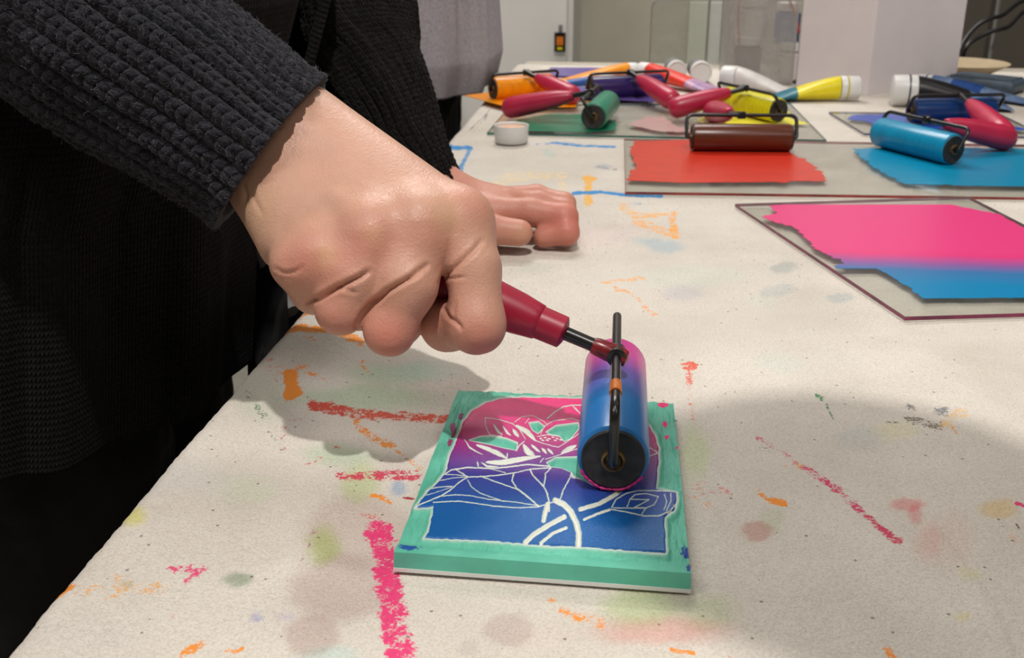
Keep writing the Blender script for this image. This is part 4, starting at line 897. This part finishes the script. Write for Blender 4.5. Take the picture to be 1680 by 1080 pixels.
blush = .12*sstep(380, 560, ppy)+.6*falloff(V, P(706, 388, .44), .009)+.35*falloff(V, P(614, 390, .43), .012)+.35*falloff(V, P(540, 425, .43), .012)+.3*falloff(V, P(475, 430, .43), .012)+.55*falloff(V, P(790, 560, .44), .009)+.45*falloff(V, P(640, 560, .43), .012)+.3*falloff(V, P(545, 535, .43), .011)+.45*falloff(V, P(768, 350, .45), .010)+.2*falloff(V, P(700, 500, .45), .02)
pale = .5*falloff(V, P(722, 362, .44), .007)+.45*falloff(V, P(537, 420, .43), .005)+.4*falloff(V, P(440, 350, .46), .012)+.4*falloff(V, P(612, 384, .43), .004)
BLU, PAL = [np.clip(blush, 0, .8)], [np.clip(pale, 0, .7)]
# ---- left hand resting on the canvas
def lefthand(p):
    d = chain(p, [P(672, 275, .797), P(720, 322, .80)], [.024, .022], .01)
    d = smin(d, seg(p, P(725, 322, .80), P(825, 340, .800), .020, .0145), .012)
    d = smin(d, seg(p, P(730, 340, .79), P(800, 355, .785), .018, .0135), .012)
    f1 = chain(p, [P(800, 332, .810), P(880, 324, .822), P(926, 334, .815), P(928, 362, .80)], [.012, .0095, .0082, .0072], .004)
    f1b = chain(p, [P(800, 335, .800), P(885, 334, .805), P(925, 345, .800), P(925, 372, .790)], [.0125, .0095, .0088, .0075], .004)
    f2 = chain(p, [P(805, 350, .785), P(870, 348, .780), P(926, 356, .776), P(930, 382, .771), P(892, 389, .774)], [.0125, .0104, .0096, .0086, .0078], .004)
    th = chain(p, [P(740, 352, .775), P(800, 376, .762), P(852, 382, .760)], [.016, .0108, .0096], .005)
    fg = smin(f1, f1b, .001); fg = smin(fg, f2, .0012)
    d = smin(d, fg, .006); return smin(d, th, .004)
lo = np.array([P(x, y, z) for x in (610, 965) for y in (205, 430) for z in (.73, .86)])
V, Fq = surfnet(lefthand, lo.min(0), lo.max(0), .0015); V = relax(V, Fq, 2, .5)
V[:, 2] = np.maximum(V[:, 2], ZT+.0004)
HV.append(V); HF.append(Fq); BLU.append(np.clip(.35+.4*falloff(V, P(930, 370, .77), .02)+0*V[:, 0], 0, .9)); PAL.append(.2*falloff(V, P(860, 385, .75), .01))
# ---- generic parts of a body
def headf(c, fwd, s=1.0):
    up = np.array([0, 0, 1.0]); side = np.cross(fwd, up); ax = np.array([side, fwd, up]); c = np.asarray(c)
    at = lambda x, y, z: c+side*x*s+fwd*y*s+up*z*s
    def f(p):
        d = ell(p, at(0, -.008, .030), ax, (.076*s, .096*s, .090*s)); d = smin(d, ell(p, at(0, .020, -.045), ax, (.056*s, .066*s, .066*s)), .03)
        d = smin(d, seg(p, at(0, .088, .012), at(0, .108, -.022), .006*s, .012*s), .012)
        d = smin(d, seg(p, at(-.018, .086, -.058), at(.018, .086, -.058), .006*s, .006*s), .008)
        for e in (-1, 1):
            d = smin(d, ell(p, at(e*.078, -.008, 0), ax, (.010*s, .020*s, .032*s)), .006)
            d = -smin(-d, seg(p, at(e*.032, .100, .012), at(e*.034, .100, .012), .013*s, .013*s), .012)
            d = smin(d, seg(p, at(e*.032, .078, .010), at(e*.033, .078, .010), .012*s, .012*s), .003)
            d = smin(d, seg(p, at(e*.016, .088, .034), at(e*.048, .076, .034), .006*s, .005*s), .010)
        return d
    return f, at
def handf(wr, fwd, up):          # relaxed open hand with separate, slightly curled fingers
    fwd, up = unit(fwd), unit(up-unit(fwd)*(np.asarray(up)@unit(fwd))); sd = np.cross(fwd, up); wr = np.asarray(wr)
    at = lambda x, y, z: wr+sd*x+fwd*y+up*z
    def f(p):
        d = ell(p, at(0, .045, 0), np.array([sd, fwd, up]), (.040, .055, .016))
        for x, l in ((-.030, .88), (-.010, 1.0), (.010, .95), (.030, .75)):
            d = smin(d, chain(p, [at(x, .075, 0), at(x*1.1, .075+.042*l, -.006), at(x*1.15, .075+.066*l, -.020), at(x*1.15, .075+.078*l, -.038)], [.010, .009, .0082, .007], .003), .004)
        return smin(d, chain(p, [at(-.024, .02, -.004), at(-.052, .052, -.012), at(-.060, .082, -.020)], [.014, .011, .009], .004), .008)
    return f
def build_body(name, f, lo, hi, h, parent, mat, extra=None):
    V, Fq = surfnet(f, lo, hi, h); V = relax(V, Fq, 2)
    bl_, pa_ = np.zeros(len(V)), np.zeros(len(V)); off = len(V); Vs, Fs, Bs, Ps = [V], [Fq], [bl_], [pa_]
    if extra:
        for v, q, b_, a_ in extra: Vs.append(v); Fs.append(q+off); off += len(v); Bs.append(b_); Ps.append(a_)
    return fastmesh(name, np.vstack(Vs), np.vstack(Fs), mat, parent, dict(blush=np.concatenate(Bs), pale=np.concatenate(Ps)))
# ---- knitted cloth
def knitmat(name, c0, c1, uvbump=None, amp=.0012, fuzz=L(120, 120, 126), sheen=.12):
    m = NT(name); tc = m.tc(); f = m.noise(tc, 260, 4, .75)
    col = m.ramp(f, [(.32, c0), (.68, c1)])
    sp_ = m.noise(tc, 900, 2, .8); col = m.mix(m.ramp(sp_, [(.66, 0), (.74, .55)]), col, fuzz)
    m.set(Base_Color=col, Roughness=.95); m.b.inputs['Specular IOR Level'].default_value = .12
    m.b.inputs['Sheen Weight'].default_value = sheen; m.b.inputs['Sheen Roughness'].default_value = .5
    hgt = m.math('ADD', m.noise(tc, 420, 3, .8), m.math('MULTIPLY', m.noise(tc, 1400, 2, .8), .6))
    if uvbump:
        uv = m.n('ShaderNodeUVMap'); uv.uv_map = 'uv'; sx = m.n('ShaderNodeSeparateXYZ'); m.l(uv.outputs[0], sx.inputs[0])
        a_ = m.math('SINE', m.math('MULTIPLY', sx.outputs[0], 2*math.pi/uvbump[0])); zz = m.math('MULTIPLY', m.math('ABSOLUTE', a_), .9)
        b_ = m.math('SINE', m.math('ADD', m.math('MULTIPLY', sx.outputs[1], 2*math.pi/uvbump[1]), m.math('MULTIPLY', m.math('SINE', m.math('MULTIPLY', sx.outputs[0], 4*math.pi/uvbump[0])), 1.2)))
        hgt = m.math('ADD', m.math('ADD', hgt, m.math('MULTIPLY', b_, .45)), zz)
    m.bump(hgt, 1.0, amp)
    return m.m
M['knit'] = knitmat('charcoal_rib_knit', L(20, 20, 24), L(54, 54, 62))
M['knitbody'] = knitmat('black_fine_knit', L(11, 10, 11), L(29, 27, 29), (.0042, .0034), .0012, fuzz=L(48, 46, 48), sheen=.02)
M['knitbrown'] = knitmat('dark_knit_far_sleeve', L(14, 13, 13), L(36, 33, 32), (.0042, .0034), .0014, fuzz=L(70, 66, 64), sheen=.04)
M['fleece'] = knitmat('grey_fleece', L(186, 180, 187), L(226, 221, 228), None, .004, fuzz=L(196, 192, 196))
def loft_cloth(name, path, radii, mat, parent, nu=900, nv=520, ribs=26, ribamp=.0022, stitch=.0050, wave=.002, squash=.9, seed=0, inward=True, ribfrom=0, knit=True, refdir=(0, 0, 1)):
    pts = np.array(spline(path, 24)); seglen = np.r_[0, np.cumsum(np.linalg.norm(np.diff(pts, axis=0), axis=1))]; LT = seglen[-1]
    rad = np.interp(np.linspace(0, 1, len(pts)), np.linspace(0, 1, len(radii)), radii)
    S = np.linspace(0, LT, nv); Cn = np.stack([np.interp(S, seglen, pts[:, k]) for k in range(3)], 1); R_ = np.interp(S, seglen, rad)
    T = np.gradient(Cn, axis=0); T /= np.linalg.norm(T, axis=1)[:, None]
    U = np.cross(T, np.array(refdir, float)); U /= np.linalg.norm(U, axis=1)[:, None]; W = np.cross(U, T)
    th = np.linspace(0, 2*np.pi, nu, endpoint=False); TH, SS = np.meshgrid(th, S); cu = TH/(2*np.pi)*ribs
    amp = np.ones_like(SS)*ribamp*sstep(ribfrom-.02, ribfrom+.01, LT-SS) if ribfrom == 0 else ribamp*(.18+.82*(1-sstep(ribfrom-.015, ribfrom+.015, SS)))
    wob = .22*(fbm(SS*30, TH*3, seed+2)-.5)
    ph = (cu+wob) % 1.0; rib = np.sqrt(np.clip(np.sin(np.pi*ph), 0, 1))
    vsh = abs(ph-.5)*2                              # V shape of the stitches on each raised column
    st = (SS/stitch+vsh*.55+_hash((cu).astype(np.int64), np.zeros_like(cu, np.int64), seed)*1.0)
    sti = np.sqrt(abs(np.sin(np.pi*st)))*(.35+.65*rib); mid = np.exp(-((ph-.5)/.09)**2)
    d = amp*rib+(.0007+.25*amp)*(sti-.6) - .28*amp*mid
    d += (fbm(SS*420, TH*60, seed+3, 2)-.5)*.0011
    d += (fbm(SS*22, TH*2.2, seed+5)-.5)*wave*2.5*2
    endf = np.exp(-(SS/.006)**2)*.0016; d += endf
    RR = R_[:, None]+d if knit else R_[:, None]+(fbm(SS*22, TH*2.2, seed+5)-.5)*wave*5
    A = Cn[:, None]+(U[:, None]*np.cos(TH)[..., None]+W[:, None]*np.sin(TH)[..., None]*squash)*RR[..., None]
    # roll the hem inwards
    inn = []
    for k in range(10):
        rk = R_[0]*(1-.0)-.004-.0002*k; inn.append(Cn[min(nv-1, k*2+1)]+(U[0]*np.cos(th)[:, None]+W[0]*np.sin(th)[:, None]*squash)*(rk))
    A = np.concatenate([np.array(inn[::-1]), A], 0); uvx = TH/(2*np.pi)*R_.mean()*6.28
    uv = np.concatenate([np.zeros((10*nu, 2)), np.stack([uvx, SS], -1).reshape(-1, 2)])
    return fastmesh(name, A.reshape(-1, 3), gridfaces(A.shape[0], nu, True), mat, parent, uv=uv)
# ---- first person
EL = P(-230, -215, .452); SHR = C(-.35, .475, .49); SHL = C(-.33, .93, .50); ELL = P(500, -260, .80)
p1 = root('person', C(-.33, .70, -ZT), 'person in a charcoal knitted cardigan leaning over the table and holding the ink roller', 'person')
hf, hat = headf(C(-.14, .68, .76), unit(C(1, 0, 0)-C(0, 0, 0)))
TC = lambda h, y=.70, x=-.32: C(x, y, h)
def body1(p):
    d = seg(p, C(-.31, .645, .09), C(-.31, .64, .42), .078, .080); d = smin(d, seg(p, C(-.31, .775, .09), C(-.31, .78, .42), .078, .080), .05)
    d = smin(d, seg(p, SHR+np.array([.02, .05, -.02]), SHL+np.array([0.02, -.05, -.02]), .06, .06), .05)
    d = smin(d, chain(p, [SHR, EL, P(300, 120, .485)], [.045, .034, .026], .02), .02); d = smin(d, chain(p, [SHL, ELL, P(597, 90, .785), P(676, 285, .797)], [.045, .034, .028, .024], .02), .02)
    d = smin(d, seg(p, C(-.28, .70, .52), C(-.17, .68, .68), .05, .048), .03); d = smin(d, hf(p), .02)
    for y_ in (.635, .795):
        d = smin(d, chain(p, [C(-.315, y_, .04), C(-.32, y_, -.30), C(-.35, y_, -.67)], [.074, .056, .040], .02), .02)
        d = smin(d, seg(p, C(-.35, y_, -.710), C(-.22, y_+.0, -.718), .034, .026), .02)
    return d
build_body('body', body1, C(-.62, .36, -.76)-np.array([.05, .02, 0]), C(.10, 1.08, .92)+np.array([.10, .06, 0]), .0085, p1, M['skin'],
           [(HV[i], HF[i], BLU[i], PAL[i]) for i in range(2)])
loft_cloth('right_sleeve', [P(446, 250, .490), P(330, 165, .483), P(190, 70, .475), P(20, -50, .464), EL], [.0415, .0435, .0470, .0505, .057], M['knit'], p1, nu=1000, nv=640, ribs=28, ribamp=.0030, seed=3, ribfrom=.098, wave=.0016, squash=.95)
loft_cloth('right_upper_sleeve', [EL+unit(EL-SHR)*.03, (EL+SHR)/2, SHR+np.array([0, 0, .02])], [.058, .064, .075], M['knitbody'], p1, nu=200, nv=120, ribs=40, ribamp=.001, seed=5, knit=False)
loft_cloth('left_sleeve', [P(694, 316, .80), P(654, 215, .79), P(600, 80, .785), P(572, -70, .79), ELL], [.029, .033, .040, .0425, .052], M['knitbrown'], p1, nu=420, nv=460, ribs=30, ribamp=.0020, seed=9, ribfrom=.085, wave=.0020, squash=.95)
loft_cloth('left_upper_sleeve', [ELL+unit(ELL-SHL)*.03, (ELL+SHL)/2, SHL+np.array([0, 0, .02])], [.052, .064, .075], M['knitbody'], p1, nu=200, nv=120, seed=6, knit=False)
# cardigan body: two front panels and a back, folds running down
def torso_shell(name, prof, mat, parent, nu=300, nv=220, seed=0, a0=0, a1=2*np.pi, foldamp=.012, th=.004):
    # prof rows: height, x centre, y centre, half depth, half width  (as seen from the lens)
    pr = np.array(prof); hh = np.linspace(pr[0, 0], pr[-1, 0], nv); q = [np.interp(hh, pr[:, 0], pr[:, k]) for k in range(1, 5)]
    ph = np.linspace(a0, a1, nu); PH, HH = np.meshgrid(ph, hh); xc, yc, dx, dy = [np.repeat(v[:, None], nu, 1) for v in q]
    fo = foldamp*(fbm(PH*4.2, HH*2.6+seed, seed+1)-.5)*2+foldamp*.45*np.sin(PH*11+3*fbm(PH*2, HH*5, seed))*sstep(.3, -.05, HH)
    ex = .8
    cxv = np.sign(np.cos(PH))*abs(np.cos(PH))**ex; syv = np.sign(np.sin(PH))*abs(np.sin(PH))**ex
    x = xc+(dx+fo)*cxv; y = yc+(dy+fo)*syv
    A = np.stack([x*cy-y*sy, x*sy+y*cy, ZT+HH], -1); closed = abs(a1-a0-2*np.pi) < 1e-6
    uv = np.stack([PH*.17, HH], -1).reshape(-1, 2)
    o = fastmesh(name, A.reshape(-1, 3), gridfaces(nv, nu), mat, parent, uv=uv)
    s_ = o.modifiers.new('thickness', 'SOLIDIFY'); s_.thickness = th; s_.offset = -1; return o
PROF = [(-.045, -.326, .712, .150, .235), (.08, -.312, .712, .152, .228), (.18, -.282, .712, .155, .222), (.30, -.278, .712, .153, .218), (.42, -.30, .705, .150, .222), (.50, -.335, .70, .120, .225), (.56, -.33, .70, .07, .15)]
torso_shell('cardigan_back', [(r[0], r[1], r[2], r[3], r[4]) for r in PROF], M['knitbody'], p1, a0=.95, a1=2*np.pi-.95, seed=2)
torso_shell('cardigan_front', [(r[0]-.0, r[1]+.004, r[2], r[3]+.004, r[4]+.004) for r in PROF], M['knitbody'], p1, a0=2*np.pi-1.4, a1=2*np.pi-.22, seed=4, foldamp=.010)
torso_shell('cardigan_front', [(r[0], r[1]+.004, r[2], r[3]+.004, r[4]+.004) for r in PROF], M['knitbrown'], p1, a0=.12, a1=1.4, seed=7, foldamp=.010)
torso_shell('shirt', [(r[0]+.01, r[1], r[2], r[3]-.022, r[4]-.03) for r in PROF], M['jeans'], p1, seed=11, foldamp=.004, th=.002)
tm = None
for y_ in (.635, .795):
    loft_cloth('trouser_leg', [C(-.345, y_, -.665), C(-.335, y_, -.45), C(-.320, y_, -.2), C(-.310, y_, .06)], [.064, .074, .092, .108], M['jeans'], p1, nu=160, nv=160, knit=False, wave=.004, seed=int(y_*100))
    MB().lathe(C(-.37, y_, -ZT+.033), C(1, 0, 0)-C(0, 0, 0), [(0, .030), (.01, .040), (.10, .038), (.17, .032), (.195, .018), (.20, .004)], 30).build('shoe', M['softblack'], p1)
hr_f = lambda p: np.maximum(ell(p, hat(0, -.016, .040), np.array([np.cross(unit(C(1, 0, 0)-C(0, 0, 0)), [0, 0, 1]), unit(C(1, 0, 0)-C(0, 0, 0)), [0, 0, 1.]]), (.088, .108, .100)), ((p-hat(0, .045, 0))@unit(C(1, 0, 0)-C(0, 0, 0))-.02*0).astype(np.float32))
V, Fq = surfnet(hr_f, hat(0, 0, .03)-.15, hat(0, 0, .03)+.15, .006); fastmesh('hair', relax(V, Fq, 3), Fq, M['hair'], p1)
# fibres standing off the wool
def fuzz(name, src, mat, parent, n, ln, seed=0, sel=None):
    me = src.data; off = wloc(parent); nvx = len(me.vertices); co = np.empty(nvx*3, np.float32); me.vertices.foreach_get('co', co); co = co.reshape(-1, 3)
    no = np.empty(nvx*3, np.float32); me.vertices.foreach_get('normal', no); no = no.reshape(-1, 3); rg_ = np.random.default_rng(seed)
    cand = np.arange(nvx) if sel is None else np.where(sel(co+off))[0]; i = rg_.choice(cand, n); b = co[i].astype(float); nn = no[i].astype(float)
    d0 = nn+rg_.normal(0, .7, (n, 3)); d0 /= np.linalg.norm(d0, axis=1)[:, None]; d1 = nn*.4+rg_.normal(0, .9, (n, 3)); d1 /= np.linalg.norm(d1, axis=1)[:, None]
    l = ln*rg_.uniform(.4, 1.3, (n, 1)); sdv = np.cross(d0, rg_.normal(0, 1, (n, 3))); sdv /= np.linalg.norm(sdv, axis=1)[:, None]; wv = sdv*.00007
    p0, p1_, p2 = b-nn*.0005, b+d0*l*.5, b+d0*l*.5+d1*l*.5
    V = np.stack([p0-wv, p0+wv, p1_+wv, p1_-wv, p2+wv*.4, p2-wv*.4], 1).reshape(-1, 3); k = np.arange(n)[:, None]*6
    Fq = np.concatenate([k+np.array([0, 1, 2, 3]), k+np.array([3, 2, 4, 5])])
    o = fastmesh(name, V+off, Fq, mat, parent, smooth=False); o['kind'] = 'stuff'; return o
M['fibre'] = simple('wool_fibre', L(84, 84, 92), .8, .2, 100)
M['fibredark'] = simple('dark_wool_fibre', L(50, 47, 47), .8, .2, 100)
rs = [o for o in p1.children if o.name.startswith('right_sleeve')][0]; ls = [o for o in p1.children if o.name.startswith('left_sleeve')][0]
infr = lambda V: (lambda x, y: (x > -60) & (x < 560) & (y > -60) & (y < 430))(*proj(V))
fuzz('wool_fuzz', rs, M['fibre'], p1, 26000, .0042, 1, lambda V: infr(V) & (((V-CAM)@FW) < .50))
fuzz('wool_fuzz', ls, M['fibredark'], p1, 9000, .005, 2, lambda V: (lambda x, y: (x > 460) & (x < 800) & (y > -60) & (y < 330))(*proj(V)))
# dark glossy strap of a bag hanging beside the table, between person and table edge
bag = root('shoulder_bag', C(-.160, .70, -.2), 'glossy black bag hanging between the cardigan and the table edge', 'bag')
bc = C(-.152, .715, -.035)
rows_ = []
for t in np.linspace(0, 1, 26):
    z_ = -.20*t+.05; wv = .055+.03*math.sin(t*2.6)
    rows_.append([bc+np.array([.006*math.sin(7*q_+5*t)+.020*math.sin(q_), wv*math.cos(q_), z_+.012*math.sin(3*q_+9*t)]) for q_ in np.linspace(0, 2*math.pi, 48, endpoint=False)])
MB().grid(np.array(rows_), wrapu=True, caps=True).build('pouch', M['softblack'], bag)
MB().sweep(spline([P(478, 512, .70), P(452, 470, .71), P(432, 420, .715), P(415, 360, .72)], 10), .0055, 12).build('strap', M['grey'], bag)
# ---- second person, grey fleece, farther along the table
S = lambda x, y, h: C(x-.004, y+.17, h)
p2 = root('person', S(-.20, 1.56, -ZT), 'person in a fuzzy grey sweater standing at the far left corner of the table', 'person')
h2, hat2 = headf(S(-.17, 1.56, .88), unit(C(1, 0, 0)-C(0, 0, 0)))
def body2(p):
    d = seg(p, S(-.19, 1.50, .08), S(-.22, 1.50, .58), .085, .09); d = smin(d, seg(p, S(-.19, 1.66, .08), S(-.22, 1.66, .58), .085, .09), .05)
    d = smin(d, seg(p, S(-.22, 1.40, .62), S(-.22, 1.76, .62), .055, .055), .05); d = smin(d, seg(p, S(-.20, 1.58, .64), S(-.18, 1.57, .80), .05, .048), .03); d = smin(d, h2(p), .02)
    for e, y_ in ((-1, 1.37), (1, 1.79)):
        d = smin(d, chain(p, [S(-.22, y_, .60), S(-.26, y_+e*.03, .33), S(-.32, y_-e*.02, .10)], [.042, .033, .025], .02), .02)
        d = smin(d, handf(S(-.32, y_-e*.02, .10), np.array([-.3, 0, -1.0]), np.array([0, e, 0.0]))(p), .008)
        y2 = 1.50 if e < 0 else 1.66
        d = smin(d, chain(p, [S(-.18, y2, .08), S(-.175, y2, -.33), S(-.200, y2, -.67)], [.075, .056, .040], .02), .02); d = smin(d, seg(p, S(-.205, y2, -.712), S(-.085, y2, -.720), .032, .024), .02)
    return d
build_body('body', body2, S(-.50, 1.20, -.76)-np.array([.1, .0, 0]), S(.05, 1.95, 1.04)+np.array([.10, .06, 0]), .0095, p2, M['skin2'])
PR2 = [(-.017, -.172, 1.73, .140, .20), (.03, -.170, 1.73, .150, .215), (.2, -.172, 1.74, .145, .215), (.4, -.184, 1.75, .140, .215), (.6, -.204, 1.75, .115, .21), (.68, -.204, 1.75, .06, .09)]
torso_shell('sweater', PR2, M['fleece'], p2, seed=21, foldamp=.010, nu=400, nv=260)
for e, y_ in ((-1, 1.37), (1, 1.79)):
    loft_cloth('sleeve', [S(-.315, y_-e*.02, .115), S(-.26, y_+e*.03, .33), S(-.215, y_, .62)], [.042, .052, .066], M['fleece'], p2, nu=160, nv=160, knit=False, wave=.004, seed=30+e)
for y2 in (1.50, 1.66):
    loft_cloth('trouser_leg', [S(-.195, y2, -.665), S(-.178, y2, -.4), S(-.170, y2, -.15), S(-.185, y2, .10)], [.060, .070, .090, .124], M['jeans'], p2, nu=160, nv=160, knit=False, wave=.003, seed=int(y2*50))
    MB().lathe(S(-.235, y2, -ZT+.033), C(1, 0, 0)-C(0, 0, 0), [(0, .028), (.01, .038), (.10, .036), (.17, .030), (.19, .018), (.196, .004)], 30).build('shoe', M['softblack'], p2)
def hairf(hat_, fw_, s=1.0):
    fw_ = np.asarray(fw_); axx = np.array([np.cross(fw_, [0, 0, 1]), fw_, [0, 0, 1.]])
    return lambda p: np.maximum(ell(p, hat_(0, -.016, .040), axx, (.088*s, .108*s, .100*s)), ((p-hat_(0, .045, 0))@fw_).astype(np.float32))
V, Fq = surfnet(hairf(hat2, unit(C(1, 0, 0)-C(0, 0, 0))), hat2(0, 0, .03)-.15, hat2(0, 0, .03)+.15, .006); fastmesh('hair', relax(V, Fq, 3), Fq, M['hair'], p2)
# ---- added pendant lamp, out of view, stands in for a head shading the canvas
kk = .60/KD[2]; HP = C(.100+KD[0]*kk, .405+KD[1]*kk, .60)
pe = root('added_shadow_pendant', (HP[0], HP[1], ZC), 'added unlit pendant lamp, out of view, that casts a shadow on the near right canvas', 'pendant lamp')
MB().lathe(HP-np.array([0, 0, .05]), (0, 0, 1), [(0, .066), (.001, .072), (.012, .075), (.045, .074), (.075, .062), (.098, .040), (.108, .018), (.125, .012), (.126, .001)], 64).build('shade', M['darkcab'], pe)
MB().lathe(HP-np.array([0, 0, .062]), (0, 0, 1), [(0, .001), (.002, .016), (.012, .026), (.03, .028), (.045, .015)], 36).build('bulb', M['white'], pe)
MB().sweep([HP+np.array([0, 0, .07]), HP+np.array([0, 0, .6]), (HP[0], HP[1], ZC-.01)], .0011, 8).build('cord', M['black'], pe)
MB().lathe((HP[0], HP[1], ZC), (0, 0, -1), [(0, .04), (.015, .04), (.02, .03), (.022, .002)], 32).build('ceiling_rose', M['white'], pe)
